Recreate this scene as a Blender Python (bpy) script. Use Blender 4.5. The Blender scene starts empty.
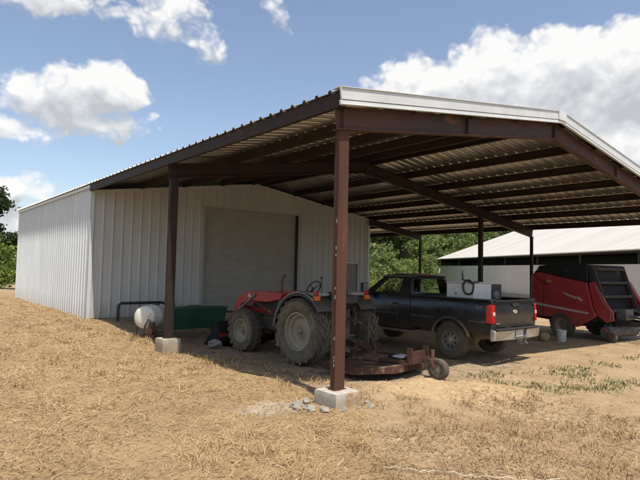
import bpy, bmesh, math, random
import numpy as np
from mathutils import Vector, Matrix
random.seed(7); RNG = np.random.default_rng(11)
S = bpy.context.scene; C = S.collection
rad = math.radians

# ------------------------------------------------------------------ camera, light, exposure
cd = bpy.data.cameras.new('camera'); cam = bpy.data.objects.new('camera', cd); C.objects.link(cam)
cd.sensor_width = 36; cd.lens = 29.97; cd.clip_start = .05; cd.clip_end = 3000
_r = Vector((.77692, -.62920, .02239)); _u = Vector((-.05112, -.02760, .99831)); _f = Vector((.62752, .77675, .05361))
CAM = Vector((-4.9118, -5.6969, 1.8895))
M = Matrix((_r, _u, -_f)).transposed().to_4x4(); M.translation = CAM
cam.matrix_world = M; S.camera = cam

SUN = Vector((-.075, -.375, .926)).normalized()
el, az = math.asin(SUN.z), math.atan2(SUN.x, SUN.y)
sd = bpy.data.lights.new('sun', 'SUN'); sd.energy = 4.1; sd.angle = rad(.5); sd.color = (1, .93, .82)
so = bpy.data.objects.new('sun', sd); C.objects.link(so); so.rotation_euler = SUN.to_track_quat('Z', 'Y').to_euler()
S.view_settings.view_transform = 'Standard'; S.view_settings.look = 'None'
S.view_settings.exposure = 0.45; S.view_settings.gamma = 1; S.view_settings.use_curve_mapping = False
S.cycles.use_denoising = True
S.cycles.max_bounces = 6; S.cycles.diffuse_bounces = 3; S.cycles.glossy_bounces = 3; S.cycles.transparent_max_bounces = 12

W = bpy.data.worlds.new('World'); S.world = W; W.use_nodes = True
wt = W.node_tree; wn = wt.nodes; wl = wt.links
for n in list(wn): wn.remove(n)

def N(tree, typ, ins=None, **kw):
    n = tree.nodes.new(typ)
    for k, v in kw.items(): setattr(n, k, v)
    for k, v in (ins or {}).items():
        s = n.inputs[k]
        if isinstance(v, bpy.types.NodeSocket): tree.links.new(v, s)
        else: s.default_value = v
    return n
def mth(tree, op, a, b=None, c=None, clamp=False):
    n = tree.nodes.new('ShaderNodeMath'); n.operation = op; n.use_clamp = clamp
    for i, v in enumerate((a, b, c)):
        if v is None: continue
        if isinstance(v, bpy.types.NodeSocket): tree.links.new(v, n.inputs[i])
        else: n.inputs[i].default_value = v
    return n.outputs[0]

# cumulus clouds as a field over sky direction (azimuth, elevation in degrees); az, el, half widths, weight
CLOUDS = [(13.6, 16.2, 3.8, 2.7, .95), (17.0, 17.3, 3.0, 2.5, 1.08), (10.4, 15.6, 3.4, 2.3, .72), (16, 13.8, 4.8, 1.8, .62),
          (8.5, 25.0, 7.5, 2.2, .72), (22.5, 25.2, 3.6, 2.4, .60), (26.0, 22.6, 2.6, 1.7, .48), (19, 23.2, 4, 1.2, .42), (33.4, 26.4, 1.3, 1.8, .42),
          (8.2, 12.2, 3.6, 1.3, .75), (7.5, 6.8, 4.2, 1.7, .85), (24.5, 10.8, 1.8, .8, .6), (10.5, 3.6, 8, 1.6, .6),
          (50.5, 16.8, 6.5, 4.6, 1.2), (47, 15.6, 5.5, 3.8, 1.1), (57, 17.5, 7, 5.2, 1.3), (63.5, 19.3, 5.0, 3.9, 1.2), (71, 18.2, 7, 4.6, 1.3),
          (60, 13, 13, 5.5, 1.0), (72, 10, 12, 6, .95), (82, 15, 14, 7, 1), (40, 9, 9, 3, .9), (-8, 12, 9, 3, .9), (-20, 22, 9, 4, .9), (100, 20, 12, 5, .9), (140, 30, 20, 7, .9), (-80, 25, 20, 7, .9), (-130, 30, 18, 8, .8), (60, 50, 14, 7, .7), (-30, 55, 14, 8, .7)]
g = bpy.data.node_groups.new('cloud_field', 'ShaderNodeTree')
g.interface.new_socket('D', in_out='INPUT', socket_type='NodeSocketVector')
g.interface.new_socket('Lift', in_out='INPUT', socket_type='NodeSocketFloat')
g.interface.new_socket('F', in_out='OUTPUT', socket_type='NodeSocketFloat')
gi = g.nodes.new('NodeGroupInput'); go = g.nodes.new('NodeGroupOutput')
sx = N(g, 'ShaderNodeSeparateXYZ', {0: gi.outputs[0]})
A = mth(g, 'DEGREES', mth(g, 'ARCTAN2', sx.outputs[0], sx.outputs[1]))
Eb = mth(g, 'DEGREES', mth(g, 'ARCSINE', sx.outputs[2]))
E_ = mth(g, 'ADD', Eb, gi.outputs[1])
cv = N(g, 'ShaderNodeCombineXYZ', {0: mth(g, 'MULTIPLY', A, .10), 1: mth(g, 'MULTIPLY', E_, .12)})
n1 = N(g, 'ShaderNodeTexNoise', {'Vector': cv.outputs[0], 'Scale': 2.6, 'Detail': 8.0, 'Roughness': .55})
n3 = N(g, 'ShaderNodeTexNoise', {'Vector': cv.outputs[0], 'Scale': 2.0, 'Detail': 2.5, 'Roughness': .5})
wv = N(g, 'ShaderNodeTexNoise', {'Vector': cv.outputs[0], 'Scale': 2.4, 'Detail': 3.0})
ws = N(g, 'ShaderNodeSeparateXYZ', {0: wv.outputs['Color']})
A2 = mth(g, 'MULTIPLY_ADD', mth(g, 'SUBTRACT', ws.outputs[0], .5), 4.5, A)
E2 = mth(g, 'MULTIPLY_ADD', mth(g, 'SUBTRACT', ws.outputs[1], .5), 3.4, E_)
cur = None
for (a, e, ra, re_, w_) in CLOUDS:
    da = mth(g, 'DIVIDE', mth(g, 'SUBTRACT', A2, a), ra); de = mth(g, 'DIVIDE', mth(g, 'SUBTRACT', E2, e), re_)
    d2 = mth(g, 'ADD', mth(g, 'MULTIPLY', da, da), mth(g, 'MULTIPLY', de, de))
    m = mth(g, 'MULTIPLY_ADD', d2, -.62 * w_, w_)
    cur = m if cur is None else mth(g, 'SMOOTH_MAX', cur, m, .25)
base = mth(g, 'MAXIMUM', cur, -.35)
dv = N(g, 'ShaderNodeVectorMath', {0: cv.outputs[0], 1: N(g, 'ShaderNodeVectorMath', {0: wv.outputs['Color'], 'Scale': .25}, operation='SCALE').outputs[0]}, operation='ADD')
v1 = N(g, 'ShaderNodeTexVoronoi', {'Vector': dv.outputs[0], 'Scale': 7.0}, feature='SMOOTH_F1'); v2 = N(g, 'ShaderNodeTexVoronoi', {'Vector': dv.outputs[0], 'Scale': 17.0}, feature='SMOOTH_F1')
puff = mth(g, 'ADD', mth(g, 'MULTIPLY', mth(g, 'SUBTRACT', .45, v1.outputs[0]), .55), mth(g, 'MULTIPLY', mth(g, 'SUBTRACT', .42, v2.outputs[0]), .32))
fld = mth(g, 'ADD', mth(g, 'ADD', base, puff), mth(g, 'MULTIPLY', mth(g, 'SUBTRACT', n1.outputs[0], .5), 1.25))
g.links.new(fld, go.inputs[0])
g.interface.new_socket('B', in_out='OUTPUT', socket_type='NodeSocketFloat')
g.links.new(mth(g, 'ADD', mth(g, 'MINIMUM', base, 1.05), mth(g, 'MULTIPLY', mth(g, 'ADD', mth(g, 'SUBTRACT', n3.outputs[0], .5), mth(g, 'MULTIPLY', puff, .45)), 1.1)), go.inputs[1])
tcw = N(wt, 'ShaderNodeTexCoord')
nrm = N(wt, 'ShaderNodeVectorMath', {0: tcw.outputs['Generated']}, operation='NORMALIZE')
G0 = N(wt, 'ShaderNodeGroup', node_tree=g); G0.inputs['Lift'].default_value = 0; wl.new(nrm.outputs[0], G0.inputs['D'])
G1 = N(wt, 'ShaderNodeGroup', node_tree=g); G1.inputs['Lift'].default_value = 2.2; wl.new(nrm.outputs[0], G1.inputs['D'])
G2 = N(wt, 'ShaderNodeGroup', node_tree=g); G2.inputs['Lift'].default_value = .8; wl.new(nrm.outputs[0], G2.inputs['D'])
dens = N(wt, 'ShaderNodeMapRange', {0: G0.outputs[0], 1: .12, 2: .66}, interpolation_type='SMOOTHSTEP')
lit = mth(wt, 'ADD', mth(wt, 'MULTIPLY', mth(wt, 'SUBTRACT', G0.outputs[1], G1.outputs[1]), .75), mth(wt, 'MULTIPLY', mth(wt, 'SUBTRACT', G0.outputs[1], G2.outputs[1]), .9))
lit = mth(wt, 'ADD', lit, mth(wt, 'MULTIPLY', mth(wt, 'SUBTRACT', .9, G0.outputs[0]), .22))
ccol = N(wt, 'ShaderNodeValToRGB', {0: mth(wt, 'ADD', lit, .37, clamp=True)})
cr = ccol.color_ramp; cr.elements[0].position = .0; cr.elements[0].color = (.55, .57, .60, 1); cr.elements[1].position = .78; cr.elements[1].color = (1.0, .99, .97, 1)
e_ = cr.elements.new(.4); e_.color = (.74, .755, .775, 1)
sky = N(wt, 'ShaderNodeTexSky', sky_type='NISHITA', sun_disc=False, sun_elevation=el, sun_rotation=az, air_density=1.0, dust_density=1.0, ozone_density=1.3)
SKY_STRENGTH = .12
skyc = N(wt, 'ShaderNodeHueSaturation', {'Saturation': .88, 'Value': 1.0, 'Color': sky.outputs[0]})
cb = N(wt, 'ShaderNodeVectorMath', {0: ccol.outputs[0], 'Scale': .74 / SKY_STRENGTH}, operation='SCALE')
mxw = wt.nodes.new('ShaderNodeMix'); mxw.data_type = 'RGBA'
wl.new(mth(wt, 'MULTIPLY', dens.outputs[0], .96), mxw.inputs[0]); wl.new(skyc.outputs[0], mxw.inputs[6]); wl.new(cb.outputs[0], mxw.inputs[7])
bg = N(wt, 'ShaderNodeBackground', {'Color': mxw.outputs[2], 'Strength': SKY_STRENGTH})
wo = N(wt, 'ShaderNodeOutputWorld', {'Surface': bg.outputs[0]})

# ------------------------------------------------------------------ materials
MATS = {}
def pbr(name, c1, c2=None, scale=4, rough=.6, metal=0., bump=0., bscale=30, spots=None, dust=None, stretch=(1, 1, 1), spec=None, lo=.35, hi=.65, rvar=.1):
    """noise-mixed paint; spots=(colour, noise scale, threshold); dust=(colour, z0, z1, amount) = dried mud splashed up from the ground"""
    m = bpy.data.materials.new(name); m.use_nodes = True; t = m.node_tree
    b = t.nodes['Principled BSDF']; tc = N(t, 'ShaderNodeTexCoord')
    mp = N(t, 'ShaderNodeMapping', {'Vector': tc.outputs['Object'], 'Scale': stretch})
    nz = N(t, 'ShaderNodeTexNoise', {'Vector': mp.outputs[0], 'Scale': scale, 'Detail': 7., 'Roughness': .6})
    c2 = c2 or tuple(x * .8 for x in c1)
    rp = N(t, 'ShaderNodeValToRGB', {0: nz.outputs[0]}); e = rp.color_ramp.elements
    e[0].position = lo; e[0].color = (*c2, 1); e[1].position = hi; e[1].color = (*c1, 1)
    col = rp.outputs[0]; rg = mth(t, 'MULTIPLY_ADD', nz.outputs[0], rvar * 2, rough - rvar)
    def mix(f, a, bb):
        x = t.nodes.new('ShaderNodeMix'); x.data_type = 'RGBA'; t.links.new(f, x.inputs[0]); t.links.new(a, x.inputs[6])
        if isinstance(bb, tuple): x.inputs[7].default_value = (*bb, 1)
        else: t.links.new(bb, x.inputs[7])
        return x.outputs[2]
    met = metal
    if spots:
        ns = N(t, 'ShaderNodeTexNoise', {'Vector': mp.outputs[0], 'Scale': spots[1], 'Detail': 8., 'Roughness': .65})
        k = N(t, 'ShaderNodeMapRange', {0: ns.outputs[0], 1: spots[2], 2: spots[2] + .08}).outputs[0]
        col = mix(k, col, spots[0]); rg = mth(t, 'MAXIMUM', rg, mth(t, 'MULTIPLY', k, .8))
    if dust:
        sz = N(t, 'ShaderNodeSeparateXYZ', {0: tc.outputs['Object']})
        k = N(t, 'ShaderNodeMapRange', {0: sz.outputs[2], 1: dust[1], 2: dust[2], 3: 1., 4: 0.}).outputs[0]
        nd = N(t, 'ShaderNodeTexNoise', {'Vector': tc.outputs['Object'], 'Scale': 5., 'Detail': 8., 'Roughness': .7})
        k = mth(t, 'MULTIPLY', mth(t, 'ADD', k, mth(t, 'MULTIPLY', mth(t, 'SUBTRACT', nd.outputs[0], .5), 1.1), clamp=True), dust[3])
        col = mix(k, col, dust[0]); rg = mth(t, 'ADD', rg, mth(t, 'MULTIPLY', k, .6), clamp=True)
        if metal: met = mth(t, 'MULTIPLY', mth(t, 'SUBTRACT', 1., k), metal)
    t.links.new(col, b.inputs['Base Color']); t.links.new(rg, b.inputs['Roughness'])
    if isinstance(met, float) or isinstance(met, int): b.inputs['Metallic'].default_value = met
    else: t.links.new(met, b.inputs['Metallic'])
    if spec is not None: b.inputs['Specular IOR Level'].default_value = spec
    if bump:
        nb = N(t, 'ShaderNodeTexNoise', {'Vector': tc.outputs['Object'], 'Scale': bscale, 'Detail': 6.})
        bp = N(t, 'ShaderNodeBump', {'Height': nb.outputs[0], 'Strength': bump, 'Distance': .02}); t.links.new(bp.outputs[0], b.inputs['Normal'])
    MATS[name] = m; return m
DUST = (.36, .27, .17)
pbr('shaded_siding', (.55, .56, .555), (.48, .487, .48), scale=1.2, rough=.45, stretch=(1, 1, .25), spots=((.40, .36, .30), 2.2, .66), spec=.5, dust=((.36, .30, .22), .1, .75, .5))  # same siding as the side walls, colour darkened for the roof shade, plus stains
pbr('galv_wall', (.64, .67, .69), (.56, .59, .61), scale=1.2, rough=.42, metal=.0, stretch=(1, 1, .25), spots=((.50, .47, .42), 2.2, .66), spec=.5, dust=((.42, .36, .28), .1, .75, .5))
pbr('galv_roof', (.47, .46, .435), (.38, .37, .35), scale=1.5, rough=.30, metal=.8, spots=((.24, .19, .14), 2.5, .68))
pbr('white_trim', (.62, .63, .62), (.54, .55, .545), scale=2, rough=.4)
pbr('door_slat', (.40, .39, .355), (.35, .34, .31), scale=1.5, rough=.5)
pbr('steel_primer', (.044, .028, .022), (.028, .020, .017), scale=3, rough=.62, metal=.0, bump=.15, spots=((.10, .05, .032), 5, .62), spec=.2)
pbr('steel_rust', (.118, .052, .030), (.062, .033, .024), scale=2.6, rough=.75, bump=.2, spots=((.17, .085, .05), 6, .60), stretch=(1, 1, .18), spec=.2)
pbr('steel_front', (.105, .056, .043), (.055, .042, .039), scale=1.3, rough=.7, bump=.2, spots=((.17, .08, .05), 3.5, .58), stretch=(.5, 1, 1.6), spec=.2)
pbr('weld_white', (.42, .40, .37), rough=.6)
pbr('concrete', (.50, .46, .40), (.38, .35, .30), scale=6, rough=.9, bump=.4, bscale=45, spots=((.36, .20, .09), 2.6, .55), dust=((.30, .22, .13), -.1, .20, .75))
pbr('concrete_dirty', (.42, .37, .30), (.30, .25, .19), scale=3, rough=.92, bump=.3, dust=((.28, .20, .12), -.1, .25, .7))
pbr('dark_frame', (.03, .03, .03), rough=.6)
pbr('grey_door', (.24, .24, .225), (.20, .20, .19), rough=.5)
pbr('truck_paint', (.012, .014, .019), (.009, .010, .013), scale=2, rough=.22, dust=(DUST, .45, 1.25, .20), spec=.6)
pbr('truck_lower', (.05, .047, .043), (.03, .03, .03), rough=.6, dust=(DUST, .3, 1.0, .8))
pbr('chrome', (.66, .64, .60), (.5, .48, .45), rough=.28, metal=.85, dust=(DUST, .35, .85, .6))
pbr('black_plastic', (.02, .02, .02), (.03, .029, .027), rough=.55)
pbr('rubber', (.038, .035, .032), (.024, .023, .021), scale=8, rough=.88, dust=(DUST, -1, 1.2, .42), bump=.2)
pbr('rubber_dusty', (.050, .046, .041), (.026, .025, .024), scale=5, rough=.9, dust=(DUST, -.9, 1.1, .45), bump=.25)
pbr('rim_tan', (.36, .31, .225), (.24, .20, .14), scale=5, rough=.7, spots=((.22, .15, .09), 6, .60))
pbr('rim_steel', (.26, .235, .195), (.17, .15, .12), scale=6, rough=.6, metal=.2, spots=((.30, .23, .15), 5, .55))
pbr('tail_red', (.42, .012, .012), (.30, .008, .01), rough=.15)
pbr('lamp_white', (.6, .6, .58), rough=.2)
pbr('amber', (.75, .16, .03), (.6, .12, .02), rough=.25)
pbr('amber_label', (.45, .33, .06), rough=.5)
pbr('tractor_red', (.36, .022, .026), (.26, .018, .02), scale=3, rough=.38, spots=((.24, .12, .08), 5, .62))
pbr('tractor_dark', (.045, .043, .042), (.03, .03, .03), rough=.6, dust=(DUST, .2, 1.6, .45))
pbr('tractor_grey', (.30, .295, .28), (.22, .215, .20), scale=5, rough=.6, spots=((.34, .26, .18), 4, .58))
pbr('rust_red', (.10, .046, .033), (.065, .038, .028), scale=4, rough=.85, bump=.25, spots=((.19, .13, .09), 3., .54), spec=.2)
pbr('rust_brown', (.17, .09, .05), (.10, .055, .035), scale=6, rough=.85, bump=.3)
pbr('baler_red', (.38, .026, .030), (.28, .020, .024), scale=1.8, rough=.42, spots=((.25, .13, .10), 3, .64), dust=(DUST, .1, 1.1, .35))
pbr('dark_iron', (.07, .068, .066), (.045, .044, .043), rough=.7, spots=((.14, .11, .08), 5, .6), spec=.2)
pbr('baler_black', (.022, .022, .023), (.014, .014, .015), rough=.7, spec=.25, spots=((.10, .085, .07), 3, .60))
pbr('decal_pale', (.50, .42, .40), (.42, .34, .32), rough=.5)
pbr('decal_dim', (.24, .23, .22), (.18, .17, .16), rough=.5)
pbr('tyre_dust', (.21, .172, .12), (.10, .084, .062), scale=3, rough=1., bump=.15, spec=.1)
pbr('moulding', (.11, .10, .088), (.08, .072, .062), rough=.6)
pbr('steel_grey', (.20, .20, .20), (.13, .13, .13), rough=.5, metal=.3, spots=((.30, .23, .16), 5, .57))
pbr('box_white', (.66, .66, .64), (.56, .56, .54), scale=2, rough=.4, spots=((.42, .37, .30), 3, .66))
pbr('tank_white', (.72, .70, .63), (.60, .57, .49), scale=3, rough=.45, spots=((.40, .33, .24), 4, .60))
pbr('green_paint', (.03, .115, .06), (.022, .085, .045), scale=2.5, rough=.5, spots=((.10, .09, .06), 4, .63))
pbr('bucket_white', (.62, .62, .60), (.5, .5, .47), rough=.5, spots=((.35, .28, .2), 6, .58))
pbr('tan_sack', (.33, .26, .13), (.25, .19, .10), rough=.85, bump=.3)
pbr('stone', (.36, .33, .28), (.22, .20, .17), scale=7, rough=.92, bump=.4)
pbr('twine', (.55, .48, .37), (.42, .36, .27), scale=20, rough=.9)
pbr('poultry_roof', (.58, .55, .485), (.47, .44, .385), scale=1.0, rough=.5, stretch=(1.6, .06, .06), lo=.3, hi=.6)
pbr('curtain_white', (.60, .58, .54), (.54, .52, .48), scale=.8, rough=.7, stretch=(1.2, 1, .15))
pbr('seat_vinyl', (.05, .05, .052), (.035, .035, .035), rough=.6)
pbr('bark', (.10, .075, .055), (.06, .045, .035), scale=8, rough=.95, bump=.5)
def glass(name, tint):
    m = bpy.data.materials.new(name); m.use_nodes = True; t = m.node_tree; t.nodes.remove(t.nodes['Principled BSDF'])
    tr = N(t, 'ShaderNodeBsdfTransparent', {'Color': (*tint, 1)}); gl = N(t, 'ShaderNodeBsdfGlossy', {'Color': (1, 1, 1, 1), 'Roughness': .03})
    lw = N(t, 'ShaderNodeLayerWeight', {'Blend': .5}); fc = mth(t, 'MULTIPLY_ADD', mth(t, 'POWER', lw.outputs['Facing'], 4.), .6, .05); mx = N(t, 'ShaderNodeMixShader', {0: fc, 1: tr.outputs[0], 2: gl.outputs[0]})
    t.links.new(mx.outputs[0], t.nodes['Material Output'].inputs[0]); MATS[name] = m
glass('tinted_glass', (.55, .60, .56)); glass('clear_glass', (.80, .84, .80))
def leafmat(name, cols, trans=.35):
    m = bpy.data.materials.new(name); m.use_nodes = True; t = m.node_tree; b = t.nodes['Principled BSDF']
    gm = N(t, 'ShaderNodeNewGeometry'); rp = N(t, 'ShaderNodeValToRGB', {0: gm.outputs['Random Per Island']}); r = rp.color_ramp
    while len(r.elements) < len(cols): r.elements.new(.5)
    for i, c in enumerate(cols): r.elements[i].position = i / (len(cols) - 1); r.elements[i].color = (*c, 1)
    t.links.new(rp.outputs[0], b.inputs['Base Color']); b.inputs['Roughness'].default_value = .8; b.inputs['Specular IOR Level'].default_value = .15
    tl = N(t, 'ShaderNodeBsdfTranslucent', {'Color': rp.outputs[0]}); mx = N(t, 'ShaderNodeMixShader', {0: trans, 1: b.outputs[0], 2: tl.outputs[0]})
    t.links.new(mx.outputs[0], t.nodes['Material Output'].inputs[0]); MATS[name] = m; return m
leafmat('leaf_dark', [(.028, .045, .018), (.045, .07, .026), (.07, .095, .036)])
leafmat('leaf_mid', [(.12, .16, .045), (.18, .23, .075), (.25, .28, .12)])
leafmat('leaf_bright', [(.13, .19, .035), (.18, .24, .055), (.24, .29, .085)])
leafmat('straw', [(.30, .195, .095), (.41, .285, .15), (.50, .36, .195), (.35, .24, .12), (.58, .45, .27)], .15)
leafmat('dead_weed', [(.22, .145, .075), (.33, .225, .12), (.43, .31, .175), (.27, .18, .095), (.50, .38, .23)], .15)
leafmat('green_weed', [(.11, .13, .05), (.19, .19, .085), (.28, .25, .13), (.10, .115, .045)], .3)

# ------------------------------------------------------------------ mesh helpers
class MB:
    def __init__(s): s.v = []; s.f = []; s.m = []
    def add(s, vs, fs, m=0):
        b = len(s.v); s.v += [tuple(v) for v in vs]; s.f += [tuple(i + b for i in f) for f in fs]; s.m += [m] * len(fs); return s
    def box(s, x0, x1, y0, y1, z0, z1, m=0):
        return s.add([(x0, y0, z0), (x1, y0, z0), (x1, y1, z0), (x0, y1, z0), (x0, y0, z1), (x1, y0, z1), (x1, y1, z1), (x0, y1, z1)],
                     [(0, 3, 2, 1), (4, 5, 6, 7), (0, 1, 5, 4), (1, 2, 6, 5), (2, 3, 7, 6), (3, 0, 4, 7)], m)
    def hexa(s, p, m=0):
        return s.add(p, [(0, 3, 2, 1), (4, 5, 6, 7), (0, 1, 5, 4), (1, 2, 6, 5), (2, 3, 7, 6), (3, 0, 4, 7)], m)
    def bar(s, a, b, w, h, up=(0, 0, 1), m=0):
        a, b = Vector(a), Vector(b); d = (b - a).normalized(); u = Vector(up); sd = d.cross(u)
        if sd.length < 1e-4: sd = d.cross(Vector((1, 0, 0)))
        sd.normalize(); u = sd.cross(d).normalized(); sd *= w / 2; u *= h / 2
        return s.hexa([a - sd - u, b - sd - u, b + sd - u, a + sd - u, a - sd + u, b - sd + u, b + sd + u, a + sd + u], m)
    def tube(s, a, b, r0, r1=None, n=14, m=0, caps=True):
        return s.pipe([a, b], [r0, r0 if r1 is None else r1], n, m, caps)
    def pipe(s, pts, r, n=10, m=0, caps=True):
        pts = [Vector(p) for p in pts]; r = r if isinstance(r, (list, tuple)) else [r] * len(pts)
        vs = []; prev = None
        for i, p in enumerate(pts):
            d = (pts[min(i + 1, len(pts) - 1)] - pts[max(i - 1, 0)]).normalized()
            if prev is None:
                sd = d.cross(Vector((0, 0, 1)));  sd = sd if sd.length > 1e-3 else d.cross(Vector((1, 0, 0)))
            else: sd = prev - d * prev.dot(d)
            sd.normalize(); prev = sd; up = sd.cross(d)
            for k in range(n):
                t = 2 * math.pi * k / n; vs.append(p + (sd * math.cos(t) + up * math.sin(t)) * r[i])
        fs = [(i * n + k, i * n + (k + 1) % n, (i + 1) * n + (k + 1) % n, (i + 1) * n + k) for i in range(len(pts) - 1) for k in range(n)]
        if caps: fs += [tuple(range(n))[::-1], tuple((len(pts) - 1) * n + k for k in range(n))]
        return s.add(vs, fs, m)
    def prism(s, poly, a, b, ax='y', m=0):
        P = {'y': lambda p, t: (p[0], t, p[1]), 'x': lambda p, t: (t, p[0], p[1]), 'z': lambda p, t: (p[0], p[1], t)}[ax]
        n = len(poly); vs = [P(p, a) for p in poly] + [P(p, b) for p in poly]
        return s.add(vs, [tuple(range(n)), tuple(range(2 * n - 1, n - 1, -1))] + [(i, i + n, (i + 1) % n + n, (i + 1) % n) for i in range(n)], m)
    def lathe(s, prof, c=(0, 0, 0), ax='y', n=36, m=0):
        """prof: list of (radius, along); closed ring sweep around an axis through c"""
        vs = []
        for (r, h) in prof:
            for k in range(n):
                t = 2 * math.pi * k / n; ca, sa = r * math.cos(t), r * math.sin(t)
                p = {'y': (ca, h, sa), 'x': (h, ca, sa), 'z': (ca, sa, h)}[ax]
                vs.append((p[0] + c[0], p[1] + c[1], p[2] + c[2]))
        return s.add(vs, [(i * n + k, i * n + (k + 1) % n, (i + 1) * n + (k + 1) % n, (i + 1) * n + k) for i in range(len(prof) - 1) for k in range(n)], m)
    def grid(s, rows, m=0):
        nr, nc = len(rows), len(rows[0])
        return s.add([p for r in rows for p in r], [(i * nc + j, i * nc + j + 1, (i + 1) * nc + j + 1, (i + 1) * nc + j) for i in range(nr - 1) for j in range(nc - 1)], m)
    def slab(s, rows, off, m=0):
        """grid with thickness: off = offset vector of the back skin"""
        nr, nc = len(rows), len(rows[0]); o = Vector(off)
        back = [[Vector(p) + o for p in r] for r in rows]
        s.grid(rows, m); s.grid([r[::-1] for r in back], m)
        for a, b in ((rows[0], back[0]), (rows[-1], back[-1])): s.grid([a, b], m)
        for j in (0, -1): s.grid([[r[j] for r in rows], [r[j] for r in back]], m)
        return s
    def build(s, name, mats, parent=None, bevel=0, ang=35, seg=2, loc=None, smooth=True, flip=True):
        me = bpy.data.meshes.new(name); me.from_pydata(s.v, [], s.f)
        for mt in ([mats] if isinstance(mats, str) else mats): me.materials.append(MATS[mt])
        if any(s.m): me.polygons.foreach_set('material_index', s.m)
        bm = bmesh.new(); bm.from_mesh(me)
        if flip: bmesh.ops.remove_doubles(bm, verts=bm.verts, dist=1e-5); bmesh.ops.recalc_face_normals(bm, faces=bm.faces)
        bm.to_mesh(me); bm.free()
        if smooth:
            me.polygons.foreach_set('use_smooth', [True] * len(me.polygons)); me.set_sharp_from_angle(angle=rad(ang))
        o = bpy.data.objects.new(name, me); C.objects.link(o)
        if parent: o.parent = parent
        if loc: o.location = loc
        if bevel:
            b = o.modifiers.new('edge', 'BEVEL'); b.width = bevel; b.segments = seg; b.limit_method = 'ANGLE'; b.angle_limit = rad(40)
        return o
def tag(o, label, cat, group=None, kind=None):
    o['label'] = label; o['category'] = cat
    if group: o['group'] = group
    if kind: o['kind'] = kind
    return o
def thing(name, label, cat, loc=(0, 0, 0), rz=0, group=None):
    o = bpy.data.objects.new(name, None); C.objects.link(o); o.location = loc; o.rotation_euler = (0, 0, rz); o.empty_display_size = .3
    return tag(o, label, cat, group)
def copy_tree(o, parent=None):
    c = o.copy(); C.objects.link(c)
    if parent: c.parent = parent
    for ch in list(o.children): copy_tree(ch, c)
    return c
def npmesh(name, V, F3=None, F4=None, mat=None, smooth=False):
    me = bpy.data.meshes.new(name); V = np.asarray(V, np.float32); me.vertices.add(len(V)); me.vertices.foreach_set('co', V.ravel())
    lo = []; st = []; tot = 0; li = []
    if F4 is not None and len(F4): li.append(np.asarray(F4, np.int32).ravel()); st.append(np.arange(len(F4)) * 4); tot = len(F4) * 4
    if F3 is not None and len(F3): li.append(np.asarray(F3, np.int32).ravel()); st.append(tot + np.arange(len(F3)) * 3)
    L = np.concatenate(li); ST = np.concatenate(st).astype(np.int32)
    me.loops.add(len(L)); me.loops.foreach_set('vertex_index', L); me.polygons.add(len(ST)); me.polygons.foreach_set('loop_start', ST)
    if mat: me.materials.append(MATS[mat])
    if smooth: me.polygons.foreach_set('use_smooth', np.ones(len(ST), bool))
    me.update(calc_edges=True); me.validate(); return me

# ------------------------------------------------------------------ ground
def sm(x, a, b): t = np.clip((x - a) / (b - a), 0, 1); return t * t * (3 - 2 * t)
_T = RNG.random((256, 256))
def vnoise(x, y):
    xi = np.floor(x).astype(int); yi = np.floor(y).astype(int); fx = x - xi; fy = y - yi; fx = fx * fx * (3 - 2 * fx); fy = fy * fy * (3 - 2 * fy)
    a = _T[xi % 256, yi % 256]; b = _T[(xi + 1) % 256, yi % 256]; c = _T[xi % 256, (yi + 1) % 256]; d = _T[(xi + 1) % 256, (yi + 1) % 256]
    return (a * (1 - fx) + b * fx) * (1 - fy) + (c * (1 - fx) + d * fx) * fy - .5
def fbm(x, y, o=4):
    s = 0; a = 1.
    for i in range(o): s = s + a * vnoise(x * 2 ** i + 17 * i, y * 2 ** i + 5 * i); a *= .5
    return s
def pile(x, y):
    dx, dy = x - 2.55, y + .05; u = dx * .80 - dy * .6; v = dx * .6 + dy * .80
    return np.exp(-((u / 1.6) ** 2 + (v / .85) ** 2) * 1.1)
def hz(x, y):
    x = np.asarray(x, float); y = np.asarray(y, float)
    left = .02 - .05 * sm(y, 1, 4) * (1 - sm(y, 7, 11)) + .14 * sm(y, 6, 12) + .24 * sm(-x, .6, 5) * (1 - sm(y, 2, 12))
    wall = sm(y, 8.5, 11.6) * (1 - sm(x, 10, 14)) * .20
    yard = -.24 + wall
    t = sm(x + .25 * fbm(x * .4 + 9, y * .4, 2) * 2, .1, 2.3)
    z = left * (1 - t) + yard * t
    near = 1 - sm(np.hypot(x, y - 4), 18, 40)
    rough = (.055 * fbm(x * 1.1, y * 1.1, 3) + .024 * fbm(x * 5, y * 5, 4)) * (.3 + .7 * near)
    rough = rough * (1 - .5 * sm(x, 3, 6))
    z = z + rough + .27 * pile(x, y) * (1 + .55 * fbm(x * 2.2, y * 2.2, 4))
    far = sm(np.hypot(x, y - 4), 30, 70); return z * (1 - far) + far * (-.3 + .5 * fbm(x * .02, y * .02, 2))
def axis(lo, hi, core0, core1, d0, grow=1.18):
    a = list(np.arange(core0, core1, d0)); s = d0
    while a[-1] < hi: s *= grow; a.append(a[-1] + s)
    s = d0; b = [core0]
    while b[-1] > lo: s *= grow; b.append(b[-1] - s)
    return np.array(sorted(b[1:]) + a)
gx = axis(-900, 900, -7, 11, .075); gy = axis(-900, 900, -6.5, 9, .075)
GX, GY = np.meshgrid(gx, gy); GZ = hz(GX, GY)
ny, nx = GX.shape; idx = np.arange(ny * nx).reshape(ny, nx)
F = np.stack([idx[:-1, :-1], idx[:-1, 1:], idx[1:, 1:], idx[1:, :-1]], -1).reshape(-1, 4)
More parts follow.
